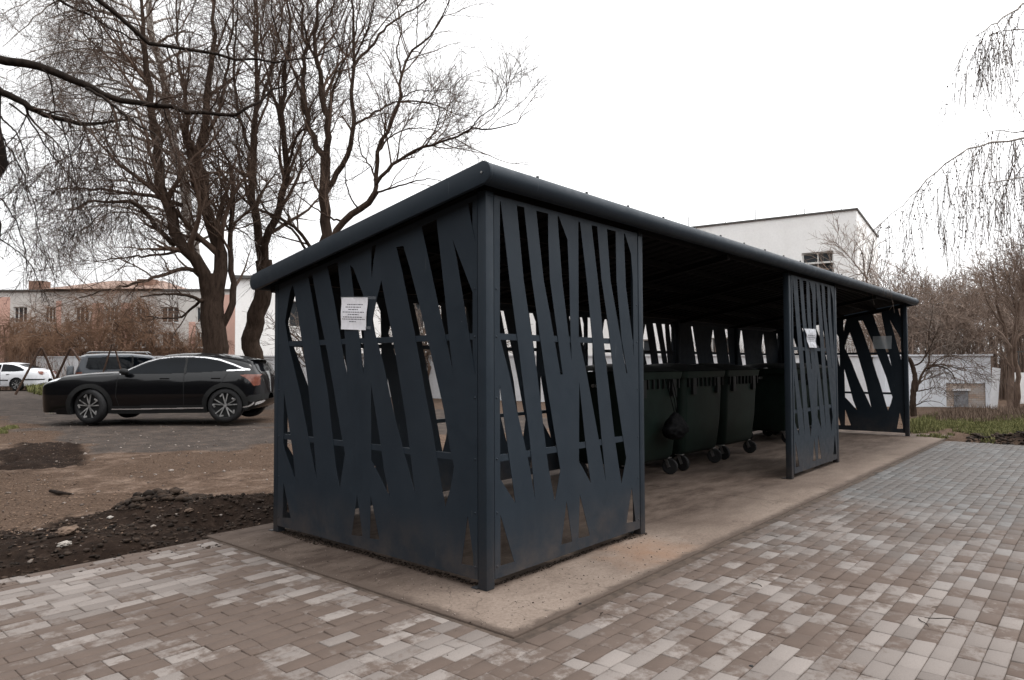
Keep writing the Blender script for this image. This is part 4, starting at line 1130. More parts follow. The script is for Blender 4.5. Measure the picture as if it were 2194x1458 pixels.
# T5: near tree outside the frame on the left, limbs reach into the picture
e5, sets5 = tree('near_birch', 'near dark-limbed birch at the left edge, its branches crossing the top left', 'tree', None, [
    ([(-60, 1010), (-48, 700), (-28, 420), (-26, 300), (-36, 195), (-42, 125), (-50, -60), (-80, -400)], .17, .10, 0, 0),
    ([(-30, 120), (0, 125), (60, 138), (130, 160), (190, 190), (250, 212), (310, 224), (380, 235), (440, 242), (500, 243), (530, 232), (553, 228), (570, 205), (600, 185), (660, 155)], .058, .008, 0, 1.),
    ([(185, 190), (230, 215), (265, 245), (300, 270), (330, 290), (350, 330), (352, 380)], .022, .006, .25, -.4),
    ([(-24, 180), (0, 195), (40, 215), (80, 240), (130, 255), (190, 268), (220, 262), (285, 254)], .050, .012, 0, .6),
    ([(-60, -300), (60, -120), (190, -10), (235, 20), (270, 45), (300, 85), (340, 95), (370, 103), (400, 103), (470, 120), (560, 132), (640, 128), (700, 110), (745, 80)], .05, .006, 0, 1.2),
    ([(-60, -280), (30, -90), (110, -10), (170, 25), (230, 55), (280, 80), (305, 86)], .03, .010, 0, .8),
    ([(20, 222), (60, 255), (95, 310), (130, 355), (160, 395), (185, 440), (200, 490)], .012, .005, .1, .5),
    ([(-20, 230), (10, 260), (30, 280), (50, 320), (62, 375)], .014, .005, 0, -.3),
    ([(90, 148), (105, 165), (113, 200), (116, 230), (118, 290)], .010, .004, .1, .3),
    ([(268, 248), (280, 285), (285, 330), (285, 400), (275, 450), (268, 530)], .010, .004, .4, .4),
    ([(-30, 250), (30, 330), (70, 430), (90, 520)], .010, .004, 0, .5), ([(-30, 400), (20, 450), (50, 520), (60, 610)], .010, .004, 0, .3),
    ([(130, 255), (150, 330), (165, 420), (160, 510)], .009, .004, .3, .6), ([(220, 262), (232, 330), (240, 420), (236, 500)], .008, .004, .5, .7),
    ([(-30, 500), (10, 520), (60, 560), (100, 640)], .009, .004, 0, .4), ([(350, 232), (372, 300), (380, 380), (378, 450)], .008, .004, .5, .6),
    ([(460, 120), (475, 150), (490, 185), (497, 205)], .010, .005, .7, .6),
    ([(470, 245), (510, 255), (530, 275), (540, 300)], .010, .005, .7, .6),
], [dict(n=150, L=.75, ang=60, up=-.35, K=8, rr=.45, rmin=.0035, w=.16, trop=-.10, tmin=.12, skip0=True),
    dict(n=620, L=.5, ang=45, up=-.4, K=6, rr=.6, rmin=.0028, w=.16, trop=-.16, tmin=.1),
    dict(n=2000, L=.3, ang=45, up=-.2, K=4, rr=.7, rmin=.0022, w=.15, trop=-.12, tmin=.1)], BARK_D, TWIG_D, 26, 9.0)
# small catkins / leftover seeds on twigs
def catkins(name, sets, n, seed, mat_, parent, size=(.006, .012), sel=-1):
    rg = np.random.default_rng(seed); P = sets[sel][0]; i = rg.integers(0, len(P), n); k = rg.integers(1, P.shape[1], n)
    c = P[i, k] + rg.normal(0, .01, (n, 3)) - np.array([0, 0, .012]); s = rg.uniform(*size, n)[:, None]
    o = np.array([[0, 0, 1.6], [1, 0, 0], [0, 1, 0], [-1, 0, 0], [0, -1, 0], [0, 0, -1.6]])
    V = (c[:, None, :] + s[:, :, None] * o[None] * rg.uniform(.6, 1.2, (n, 1, 3))).reshape(-1, 3)
    f = np.array([[0, 1, 2], [0, 2, 3], [0, 3, 4], [0, 4, 1], [5, 2, 1], [5, 3, 2], [5, 4, 3], [5, 1, 4]])
    F = (f[None] + 6 * np.arange(n)[:, None, None]).reshape(-1, 3)
    o_ = link(name, np_mesh(name, V, F), mat_, parent); o_['kind'] = 'stuff'; return o_
CATK = simple('catkin', (.06, .045, .035), .9, .3)
catkins('catkins', sets5, 1500, 3, CATK, e5, (.005, .011))
# T6: weeping birch outside the frame on the right
hang = []
e6, sets6 = tree('weeping_birch', 'weeping birch at the right edge with long hanging twigs and dotted catkins against the sky', 'tree', None, [
    ([(2420, 1020), (2400, 700), (2380, 400), (2370, 200), (2365, 0), (2360, -200)], .14, .07, 0, 0),
    ([(2375, 330), (2300, 300), (2230, 292), (2194, 295), (2150, 300), (2120, 305), (2070, 325), (2035, 345), (2000, 375), (1960, 415), (1920, 450), (1872, 492)], .022, .0035, 0, .6),
    ([(2370, 60), (2300, 5), (2240, -5), (2194, 10), (2150, 40), (2110, 65), (2072, 92)], .03, .003, 0, -.4),
    ([(2370, 150), (2290, 80), (2230, 60), (2194, 64), (2140, 68), (2100, 90)], .025, .003, 0, .8),
    ([(2380, 420), (2300, 380), (2230, 372), (2194, 380), (2110, 395), (2050, 402)], .02, .003, 0, -.2),
    ([(2372, 260), (2300, 262), (2240, 272), (2194, 283), (2140, 281), (2085, 290)], .02, .003, 0, 1.),
    ([(2370, 100), (2300, 110), (2240, 140), (2200, 190), (2170, 230)], .02, .003, 0, .4),
    ([(2375, 360), (2300, 340), (2240, 335), (2190, 360), (2150, 420)], .018, .003, 0, .9),
], [dict(n=360, L=1.15, ang=75, up=-1.4, K=9, rr=.3, rmin=.0024, w=.07, trop=-.25, tmin=.22, skip0=True),
    dict(n=760, L=.55, ang=30, up=-.9, K=6, rr=.7, rmin=.0023, w=.09, trop=-.3, tmin=.05),
    dict(n=1300, L=.14, ang=50, up=-.3, K=3, rr=.7, rmin=.0018, w=.12, trop=-.2, tmin=.1)], BARK_B, TWIG_G, 27, 10.5)
catkins('catkins', sets6, 1300, 5, CATK, e6, (.006, .013), 1)
# T7/T8: small trees on the right
tree('gnarled_sapling', 'small gnarled tree with arching thin branches beside the far right corner of the shelter', 'tree', None, [
    ([(1958, 892), (1956, 850), (1960, 810), (1955, 785), (1948, 768)], .075, .045, 0, 0),
    ([(1958, 850), (1970, 815), (1983, 790), (1996, 783), (2020, 782), (2050, 790), (2075, 797)], .035, .008, 0, .5),
    ([(1983, 790), (2010, 785), (2035, 795), (2050, 822), (2053, 830)], .022, .006, 0, -.5),
    ([(1985, 790), (1992, 765), (1990, 720), (2000, 650)], .025, .006, 0, .3),
    ([(1955, 785), (1975, 775), (1995, 740), (2012, 700)], .02, .006, 0, -.4),
    ([(1948, 770), (1935, 740), (1928, 700), (1935, 650)], .03, .006, 0, .2),
    ([(1958, 840), (1985, 835), (2010, 830), (2030, 840)], .018, .005, 0, .4),
    ([(1960, 870), (1985, 860), (2010, 862), (2025, 870)], .014, .004, 0, -.3),
    ([(1985, 795), (2020, 765), (2060, 770), (2080, 785)], .016, .005, 0, .3)],
    std_levels(60, 240, 700, 0, L=(.75, .5, .3), up=(.1, .05, 0), trop=(-.03, -.05, -.05), rmin=(.006, .004, .0035)), BARK, TWIG_G, 31, 16.8)
tree('multi_stem_tree', 'slim brown tree with a pair of close stems before the white fence', 'tree', None, [
    ([(2166, 880), (2164, 850), (2166, 800), (2161, 750), (2150, 700), (2138, 650), (2130, 600), (2120, 560)], .085, .012, 0, .6),
    ([(2176, 880), (2180, 850), (2179, 790), (2172, 740), (2176, 690), (2188, 640), (2198, 570)], .07, .012, 0, -.5),
    ([(2166, 790), (2148, 760), (2128, 745), (2105, 742)], .03, .008, 0, .4),
    ([(2163, 760), (2175, 700), (2170, 640), (2160, 590)], .035, .008, 0, -.2),
    ([(2150, 700), (2125, 665), (2105, 620), (2095, 580)], .025, .006, 0, .6),
    ([(2172, 740), (2200, 700), (2225, 640), (2230, 580)], .03, .008, 0, .8)],
    std_levels(80, 340, 1200, 2200, L=(1.2, .8, .5, .3), rmin=(.007, .005, .004, .0035)), BARK_L, TWIG_R, 32, 18.6)
tree('slim_sapling', 'slim pale bare sapling standing against the white building', 'tree', None, [
    ([(1868, 800), (1866, 690), (1864, 640), (1855, 590), (1850, 560), (1843, 530)], .06, .012, 0, 0),
    ([(1860, 600), (1835, 570), (1810, 540), (1790, 525)], .02, .006, 0, .4),
    ([(1858, 590), (1868, 550), (1872, 510)], .02, .006, 0, -.4), ([(1855, 585), (1830, 590), (1805, 600)], .015, .006, 0, .3)],
    std_levels(26, 75, 170, 0, L=(.9, .55, .35), rmin=(.007, .005, .004)), BARK_L, TWIG_R, 33, 22.0)
# shrubs: many stems from one base
def shrub(px, ptop, d, label, tw, seed, group, n=(12, 90, 560, 1500), spread=.38, name='bare_shrub', lean=0., droop=0., rs=1.0):
    base = at(px, 800, d); gx_, gy_ = base[0], base[1]; g = gz(gx_, gy_); h = at(px, ptop, d)[2] - g
    rg = np.random.default_rng(seed); K = 10; P = []; R = []
    for i in range(n[0]):
        a = rg.uniform(0, 2 * math.pi); s = abs(rg.normal(0, spread)) * h * .9; hh = h * rg.uniform(.5, .84); t = np.linspace(0, 1, K)
        x = gx_ + math.cos(a) * (.12 + s * t ** 1.2) + lean * h * t; y = gy_ + math.sin(a) * (.12 + s * t ** 1.2)
        z = g - .05 + hh * np.sin(t * math.pi / 2 * (1 + droop * .4)) / math.sin(math.pi / 2) 
        q = np.stack([x, y, z], 1); q[1:] += rg.normal(0, .02 * h, (K - 1, 3)); P.append(q); R.append(np.linspace(.045, .010, K) * h / 4)
    P = np.array(P); R = np.array(R); e = empty(name, (gx_, gy_, g), label, 'shrub', group)
    V, F = tubes(P, R, 6); link('stems', np_mesh('stems', V, F), BARK_L, e, smooth=True)
    k = h / 4; parts = []; cur = (P, R)
    for j, (cn, L, K2, rm) in enumerate(((n[1], 1.3 * k, 6, .009), (n[2], .75 * k, 4, .007), (n[3], .45 * k, 3, .0055))):
        Q, RR_ = spawn(rg, cur[0], cur[1], cn, L, 42, .15 - droop * .5, K2, .6, rm * rs, .15, -droop * .12, .12 if j else .18)
        cur = (Q, RR_); parts.append(tubes(Q, RR_, 3))
    V, F = join(parts); link('twigs', np_mesh('twigs', V, F), tw, e)
    return e
SG = 'bare brown shrubs behind the pale shed'
for i, (px, pt, d, lb) in enumerate(((1905, 596, 26, 'brown bare shrub directly right of the far end of the shelter roof'), (1950, 588, 29, 'pinkish bare shrub behind the gnarled sapling'),
        (1990, 580, 26, 'dense bare shrub above the left half of the pale shed'), (2035, 572, 30, 'tallest bare shrub above the middle of the pale shed'),
        (2075, 585, 26, 'bare shrub above the brick patch of the pale shed'), (2120, 565, 30, 'bare shrub behind the right corner of the pale shed'),
        (2170, 560, 27, 'bare shrub behind the slim double-stemmed tree'), (2225, 555, 29, 'bare shrub at the right edge behind the white fence'), (2290, 560, 28, 'bare shrub just outside the right edge'), (1870, 610, 33, 'pale bare shrub peeping over the shelter roof at the white building corner'))):
    if px > 2250: continue
    shrub(px, pt, d, lb, TWIG_R, 50 + i, SG)
SG2 = 'rusty bare shrubs in front of the pink house'
for i, (px, pt, d, lb) in enumerate(((205, 606, 41, 'rusty brown drooping shrub behind the spare wheel of the grey off-roader'), (262, 596, 40.5, 'widest rusty brown drooping shrub behind the grey off-roader'),
        (318, 606, 40, 'rusty brown drooping shrub behind the windscreen of the black car'), (80, 640, 43.5, 'brown bare shrub behind the boot of the white car'), (20, 660, 44, 'brown bare shrub behind the roof of the white car'),
        (150, 632, 43, 'thin brown shrub between the leftmost pipe frames'), (395, 660, 40, 'rusty shrub left of the forked trunk'))):
    shrub(px, pt, d, lb, TWIG_O, 70 + i, SG2, n=(9, 80, 620, 2300), droop=.9, rs=.72)
# brush seen through the slots behind the shelter
for i, (px, pt, d) in enumerate(((690, 610, 27), (900, 600, 27), (1010, 640, 25))):
    shrub(px, pt, d, ['bare shrub behind the left part of the near side wall', 'bare shrub behind the near corner post', 'bare shrub behind the front screen'][i], TWIG_G, 90 + i, 'shrubs hidden behind the shelter', n=(10, 70, 500, 1200))

# ------------------------------------------------------------------ cars
TINT = mat_glass('tinted_glass', (.003, .0045, .0065), .03, .12)
CHROME = simple('chrome_trim', (.75, .75, .76), .22, .05, 5, metal=.8)
ALLOY = simple('worn_alloy', (.30, .30, .30), .45, .5, 9, metal=.5)
PLASTIC = simple('black_trim', (.0065, .007, .0075), .65, .2, 12)
m_, t_, b_ = new_mat('tail_light_glass'); t_.links.new(mix(t_, noise(t_, 18, 3), (.07, .018, .012), (.22, .085, .06)), b_.inputs['Base Color']); b_.inputs['Roughness'].default_value = .15
TAIL = m_
m_, t_, b_ = new_mat('head_light_glass'); t_.links.new(mix(t_, noise(t_, 18, 3), (.45, .47, .5), (.75, .76, .78)), b_.inputs['Base Color']); b_.inputs['Roughness'].default_value = .12
HEADL = m_
def car_paint(name, c, dirt):
    m, t, bs = new_mat(name); pos = N(t, 'ShaderNodeTexCoord').outputs['Object']
    sep = N(t, 'ShaderNodeSeparateXYZ'); t.links.new(pos, sep.inputs[0])
    lo = math_(t, 'MULTIPLY', math_(t, 'SUBTRACT', .62, sep.outputs[2]), 1.8, clamp=True)
    k = math_(t, 'MULTIPLY', lo, ramp(t, noise(t, 4, 7, .7), [(.35, 0.), (.7, 1.)]))
    t.links.new(mix(t, math_(t, 'MULTIPLY', k, dirt), c, (.13, .10, .08)), bs.inputs['Base Color'])
    bs.inputs['Roughness'].default_value = .3; bs.inputs['Specular IOR Level'].default_value = .1; bs.inputs['Coat Weight'].default_value = .6; bs.inputs['Coat IOR'].default_value = 1.5; bs.inputs['Coat Roughness'].default_value = .05
    return m
class Car:
    """x front->rear, y lateral (near side = -y), z up; placed by empty"""
    def __init__(s, name, label, L, W, top, bot, wheels, wr, loc, rz, paint, belt, group='cars parked in the yard', na=(1.0, 3.2), nb=(.8, 3.4), tumble=None, x0=0.0):
        s.x0 = x0
        s.L, s.W, s.top, s.bot, s.wheels, s.wr, s.paint, s.belt = L, W, np.array(top), np.array(bot), wheels, wr, paint, belt
        s.na, s.nb = na, nb; tm_ = np.array(tumble if tumble else [(0.2, .93), (.35, .97), (.6, 1.0), (.85, .985), (1.05, .94), (1.3, .80), (1.6, .68)])
        zz_ = np.linspace(.1, 1.9, 120); pz_ = np.interp(zz_, tm_[:, 0], tm_[:, 1]); kk_ = np.hanning(17); kk_ /= kk_.sum(); pz_ = np.convolve(np.pad(pz_, 8, 'edge'), kk_, 'valid'); s.tum = np.stack([zz_, pz_], 1)
        s.e = empty(name, loc, label, 'car', group, rz)
    def zt(s, x): return np.interp(x, s.top[:, 0], s.top[:, 1])
    def zb(s, x): return np.interp(x, s.bot[:, 0], s.bot[:, 1])
    def half(s, x, z):
        x = np.asarray(x, float); z = np.asarray(z, float); zt = s.zt(x)
        fa = np.clip((s.na[0] - (x - s.x0)) / s.na[0], 0, 1); fb = np.clip((x - (s.L - s.nb[0])) / s.nb[0], 0, 1)
        w = (1 - .995 * fa ** s.na[1]) ** (1 / s.na[1]) * (1 - .995 * fb ** s.nb[1]) ** (1 / s.nb[1])
        prof = np.interp(z, s.tum[:, 0], s.tum[:, 1]); r = np.where(zt > s.belt + .12, .15, .13)
        d = np.clip((zt - z) / r, 0, 1); top = (1 - (1 - d) ** 2.6) ** (1 / 2.6)
        return s.W / 2 * w * prof * top
    def add(s, nm, V, F, m, parent=None, smooth=True):
        o = link(nm, np_mesh(nm, V, F), m, parent or s.e, smooth, world_coords=False); return o
    def body(s, glass_pred=None):
        nx, nt = 220, 46; x = np.linspace(s.x0, s.L, nx); t = 1 - (1 - np.linspace(0, 1, nt)) ** 1.7
        X = np.repeat(x[:, None], nt, 1); Z = s.zb(X) + (s.zt(X) - s.zb(X)) * t[None, :]; Yh = s.half(X, Z)
        Vs = np.concatenate([np.stack([X, -Yh, Z], -1).reshape(-1, 3), np.stack([X, Yh, Z], -1).reshape(-1, 3)])
        I = np.arange(nx * nt).reshape(nx, nt); J = I + nx * nt
        A = np.stack([I[:-1, :-1], I[1:, :-1], I[1:, 1:], I[:-1, 1:]], -1).reshape(-1, 4); B = np.stack([J[:-1, :-1], J[:-1, 1:], J[1:, 1:], J[1:, :-1]], -1).reshape(-1, 4)
        xc = (X[:-1, :-1] + X[1:, 1:]) / 2; zc = (Z[:-1, :-1] + Z[1:, 1:]) / 2; yc = (Yh[:-1, :-1] + Yh[1:, 1:]) / 2
        hole = np.zeros(xc.shape, bool)
        for wx in s.wheels: hole |= (xc - wx) ** 2 + (zc - s.wr) ** 2 < (s.wr + .035) ** 2
        gl = glass_pred(xc, yc, zc) if glass_pred else np.zeros(xc.shape, bool)
        k = (~hole & ~gl).ravel(); g = (gl & ~hole).ravel()
        bot = np.stack([I[:-1, 0], J[:-1, 0], J[1:, 0], I[1:, 0]], -1); topq = np.stack([I[:-1, -1], I[1:, -1], J[1:, -1], J[:-1, -1]], -1)
        bk = np.array([all(abs(a - wx) > s.wr + .05 for wx in s.wheels) for a in (x[:-1] + x[1:]) / 2])
        s.add('body', Vs, np.concatenate([A[k], B[k], bot[bk], topq]), s.paint)
        if g.any(): s.add('windscreen', Vs, np.concatenate([A[g], B[g]]), TINT)
    def patch(s, nm, pred, box, m, off=.004, cell=.012, sides=(-1, 1), parent=None):
        x0, x1, z0, z1 = box; xs = np.arange(x0, x1 + cell, cell); zs = np.arange(z0, z1 + cell, cell)
        X, Z = np.meshgrid(xs, zs, indexing='ij'); xc = (X[:-1, :-1] + X[1:, 1:]) / 2; zc = (Z[:-1, :-1] + Z[1:, 1:]) / 2
        k = pred(xc, zc) & (zc < s.zt(xc) - .004) & (zc > s.zb(xc)); k = k.ravel()
        if not k.any(): return
        Zq = np.minimum(Z, s.zt(X) - .002); Yh = s.half(X, Zq) + off; I = np.arange(X.size).reshape(X.shape)
        A = np.stack([I[:-1, :-1], I[1:, :-1], I[1:, 1:], I[:-1, 1:]], -1).reshape(-1, 4)[k]
        used = np.unique(A); mp_ = np.zeros(X.size, int); mp_[used] = np.arange(len(used))
        for sd in sides:
            V = np.stack([X, sd * Yh, Zq], -1).reshape(-1, 3)[used]; Fq = mp_[A]
            s.add(nm, V, Fq if sd < 0 else Fq[:, ::-1], m, parent)
    def poly(s, nm, pts, m, **k):
        P = [tuple(p) for p in pts]; a = np.array(P)
        s.patch(nm, lambda x, z: pip(x, z, P), (a[:, 0].min(), a[:, 0].max(), a[:, 1].min(), a[:, 1].max()), m, **k)
    def band(s, nm, pts, w, m, **k):
        a = np.array(pts, float)
        def pr(x, z):
            d = np.full(x.shape, 9.)
            for p, q in zip(a[:-1], a[1:]):
                v = q - p; t = np.clip(((x - p[0]) * v[0] + (z - p[1]) * v[1]) / (v @ v), 0, 1)
                d = np.minimum(d, np.hypot(x - p[0] - t * v[0], z - p[1] - t * v[1]))
            return d < w / 2
        s.patch(nm, pr, (a[:, 0].min() - w, a[:, 0].max() + w, a[:, 1].min() - w, a[:, 1].max() + w), m, **k)
    def arch(s, w=.07, m=None):
        for wx in s.wheels:
            s.patch('arch_trim', lambda x, z, wx=wx: (np.hypot(x - wx, z - s.wr) < s.wr + .03 + w) & (np.hypot(x - wx, z - s.wr) > s.wr + .018) & (z > s.wr * .55), (wx - .6, wx + .6, .1, 1.1), m or PLASTIC, off=.012, cell=.01)
            mb = MB(); K = 20; vs = []; fs = []
            for sd in (-1, 1):
                b = len(vs)
                for i in range(K + 1):
                    a = -.35 + (math.pi + .7) * i / K; r = s.wr + .034
                    for yy in (s.half(wx, .6) * .985, .45): vs.append((wx + r * math.cos(a), sd * float(yy), s.wr + r * math.sin(a)))
                for i in range(K): fs.append((b + 2 * i, b + 2 * i + 1, b + 2 * i + 3, b + 2 * i + 2))
                vs += [(wx + (s.wr + .034) * math.cos(-.35 + (math.pi + .7) * i / K), sd * .45, s.wr + (s.wr + .034) * math.sin(-.35 + (math.pi + .7) * i / K)) for i in range(K + 1)]
                fs.append(tuple(range(b + 2 * K + 2, b + 3 * K + 3)))
            me = bpy.data.meshes.new('arch_liner'); me.from_pydata(vs, [], fs); link('arch_liner', me, PLASTIC, s.e, world_coords=False)
    def wheel(s, steer=0., spokes=5, alloy=None):
        alloy = alloy or ALLOY
        for iw, wx in enumerate(s.wheels):
            for sd in (-1, 1):
                yw = sd * (s.W / 2 - .125); c = Vector((wx, yw, s.wr)); R_ = Matrix.Rotation(steer if iw == 0 else 0, 4, 'Z')
                def Tf(p): return c + R_ @ (Vector(p))
                r = s.wr; rim = r * .72
                t = MB().lathe([(-.11, rim), (-.115, r * .82), (-.10, r * .95), (-.07, r * .995), (.07, r * .995), (.10, r * .95), (.115, r * .82), (.11, rim)], (0, 0, 0), (0, sd, 0), 36)
                to = t.build('wheel', RUBBER, s.e, smooth=True, angle=.8, T=Tf); to.matrix_parent_inverse = Matrix()
                d = MB().lathe([(.112, rim * 1.02), (.104, rim * .99), (.07, rim * .93), (.05, rim * .3), (.06, 0)], (0, 0, 0), (0, sd, 0), 30)
                d.build('rim', PLASTIC, to, smooth=True, angle=.7, T=Tf)
                sp = MB()
                
                for k in range(spokes):
                    a0 = 2 * math.pi * k / spokes + .3
                    for da in (-.21, .21):
                        a = a0 + da; b_ = a0 + da * .35
                        p = Vector((math.cos(b_) * rim * .16, sd * .082, math.sin(b_) * rim * .16)); q = Vector((math.cos(a) * rim * .97, sd * .100, math.sin(a) * rim * .97))
                        sp.bar(p, q, .022, .012, up=(0, 1, 0))
                    a = a0 + .21; q = Vector((math.cos(a) * rim * .95, sd * .103, math.sin(a) * rim * .95)); q2 = Vector((math.cos(a + .3) * rim * .80, sd * .103, math.sin(a + .3) * rim * .80))
                    sp.bar(q, q2, .035, .01, up=(0, 1, 0))
                sp.lathe([(.088, 0), (.088, rim * .13), (.07, rim * .16)], (0, 0, 0), (0, sd, 0), 16)
                sp.build('spokes', alloy, to, T=Tf)
def place(px_wheel_a, ppm_depth): pass
zy = math.atan2(-.759, .651)
def carloc(px, base_py, d, xl, rz, wy):
    """ground point under the near-side wheel seen at px,base_py, at distance d; xl = wheel's x in the car; wy = near-side y offset"""
    P = at(px, base_py, d); c, s_ = math.cos(rz), math.sin(rz)
    return (P[0] - (c * xl - s_ * wy), P[1] - (s_ * xl + c * wy), P[2])
# black car
ang = zy + math.radians(3)
wl = [1.04, 3.93]
loc = carloc(485, 905.5, 15.5, wl[1], ang, -.82)
black = Car('parked_car', 'large black crossover car with a chrome window line, parked side-on at the left', 4.66, 1.90,
    [(-.16, .64), (-.145, .74), (-.10, .84), (-.02, .92), (.14, .985), (.4, 1.075), (.9, 1.12), (1.3, 1.14), (1.5, 1.15), (1.62, 1.17), (2.06, 1.385), (2.3, 1.475), (2.5, 1.52), (2.8, 1.545), (3.2, 1.55), (3.6, 1.53), (4.0, 1.48), (4.28, 1.425), (4.42, 1.385), (4.46, 1.35), (4.52, 1.22), (4.60, 1.08), (4.63, .98), (4.655, .82), (4.66, .62)],
    [(-.16, .50), (-.14, .30), (.1, .22), (.6, .20), (1.4, .22), (3.4, .22), (4.35, .26), (4.55, .34), (4.64, .42), (4.66, .50)],
    wl, .38, loc, ang, car_paint('black_car_paint', (.0018, .0021, .003), .03), 1.06, na=(.5, 3.0), nb=(.5, 3.2), x0=-.16)
black.body(lambda x, y, z: (z > 1.115) & (((x > 1.56) & (x < 2.36) & (y < .60) & (z > black.zt(x) - .12)) | ((x > 4.45) & (x < 4.60) & (y < .56) & (z > 1.13))))
dlo = [(1.66, 1.085), (1.85, 1.20), (2.12, 1.335), (2.42, 1.425), (2.75, 1.462), (3.1, 1.465), (3.45, 1.44), (3.75, 1.385), (4.05, 1.285), (4.30, 1.185), (4.05, 1.15), (3.4, 1.115), (2.6, 1.085)]
black.poly('side_window', dlo, TINT)
black.band('chrome_window_line', dlo[:10] + [(4.42, 1.165), (4.2, 1.158), (3.95, 1.147)], .030, CHROME, off=.009, cell=.008)
black.band('window_pillar', [(3.04, 1.10), (3.02, 1.46)], .05, PLASTIC, off=.0065)
for P_ in ([(3.03, 1.09), (3.05, .5), (3.03, .30)], [(1.62, 1.02), (1.60, .6), (1.68, .34)], [(3.98, 1.14), (3.86, .9), (3.55, .62), (3.50, .36)], [(1.45, 1.085), (.95, 1.06), (.4, .99)]): black.band('panel_gap', P_, .012, PLASTIC, off=.002, cell=.006)
black.arch(.085); black.wheel(steer=math.radians(-14))
black.band('sill_trim', [(1.52, .30), (3.46, .31)], .17, PLASTIC, off=.008); black.band('sill_chrome', [(1.52, .31), (2.5, .318), (3.46, .33)], .026, CHROME, off=.016, cell=.008)
black.band('front_lip', [(-.10, .235), (.32, .235)], .028, CHROME, off=.012, cell=.008); black.band('rear_chrome', [(4.33, .34), (4.42, .355), (4.49, .39), (4.52, .43)], .03, CHROME, off=.012, cell=.008)
black.poly('head_light', [(-.12, .83), (-.08, .90), (.08, .955), (.42, 1.0), (.34, .94), (.05, .885)], HEADL, off=.008, cell=.008)
black.poly('tail_light', [(4.24, 1.045), (4.36, 1.06), (4.60, 1.055), (4.615, .82), (4.52, .80), (4.45, .91), (4.36, .985)], TAIL, off=.006, cell=.01)
black.poly('rear_bumper', [(4.34, .52), (4.48, .44), (4.66, .50), (4.66, .62), (4.45, .60)], PLASTIC, off=.008); black.poly('exhaust_trim', [(4.54, .37), (4.65, .42), (4.65, .47), (4.55, .44)], CHROME, off=.012, cell=.01)
for sd in (-1, 1):
    mr = MB().lathe([(-.09, .0), (-.085, .05), (-.03, .075), (.05, .07), (.09, .035), (.095, 0)], (1.80, sd * 1.0, 1.13), (1, sd * .25, -.1), 14)
    mr.bar((1.82, sd * .86, 1.07), (1.80, sd * .97, 1.11), .07, .03); mo = mr.build('mirror', PLASTIC, black.e, smooth=True, angle=.9); mo.matrix_parent_inverse = Matrix()
for xx in (2.62, 3.72):
    for sd in (-1, 1):
        hb = MB(); yh = float(black.half(xx, .98)); hb.box(xx - .10, xx + .10, sd * yh - .003, sd * yh + sd * .018, .965, .99); ho = hb.build('door_handle', black.paint, black.e, bevel=.004); ho.matrix_parent_inverse = Matrix()
sp_w = MB(); sp_w.box(4.30, 4.56, -.52, .52, 1.375, 1.395); o_ = sp_w.build('rear_spoiler', black.paint, black.e, bevel=.01); o_.matrix_parent_inverse = Matrix()
# white car, only its rear half in the frame
ang = zy + math.radians(1.5); wl = [.92, 3.52]; d_ = 35.2
loc = carloc(38, 837.5, d_, wl[1], ang, -.74)
wh = Car('parked_car', 'silvery white hatchback cut by the left edge of the photo, seen from its rear side', 4.66, 1.74,
    [(0, .62), (.05, .72), (.3, .80), (.9, .88), (1.3, .92), (1.9, 1.26), (2.3, 1.40), (2.9, 1.43), (3.3, 1.38), (3.8, 1.22), (4.2, 1.07), (4.4, 1.05), (4.52, 1.02), (4.60, .92), (4.64, .75), (4.66, .6)],
    [(0, .45), (.05, .26), (.4, .2), (3.9, .22), (4.4, .28), (4.66, .40)], wl, .31, loc, ang, car_paint('silver_white_paint', (.62, .63, .66), .5), .92,
    tumble=[(0.2, .93), (.35, .97), (.6, 1.0), (.8, .985), (.92, .95), (1.2, .80), (1.45, .68)])
wh.body(lambda x, y, z: (z > .95) & (((x > 1.36) & (x < 2.1) & (y < .58) & (z > wh.zt(x) - .1)) | ((x > 3.4) & (x < 4.05) & (y < .55) & (z > wh.zt(x) - .1))))
wh.poly('side_window', [(1.55, .95), (1.9, 1.15), (2.3, 1.30), (2.8, 1.335), (3.2, 1.30), (3.6, 1.18), (3.86, 1.04), (3.8, .99), (3.4, .965)], TINT)
wh.band('window_pillar', [(2.7, .96), (2.68, 1.34)], .05, wh.paint, off=.007); wh.band('panel_gap', [(2.72, .95), (2.74, .3)], .014, PLASTIC, off=.002)
wh.arch(.02, PLASTIC); wh.wheel(); wh.band('side_strip', [(1.3, .52), (3.1, .53)], .05, PLASTIC, off=.012); wh.band('side_strip', [(3.95, .55), (4.62, .56)], .06, PLASTIC, off=.012)
wh.poly('tail_light', [(4.44, .98), (4.60, .96), (4.64, .78), (4.56, .80)], TAIL, off=.008); wh.band('door_handle', [(3.02, .82), (3.16, .825)], .03, PLASTIC, off=.02)
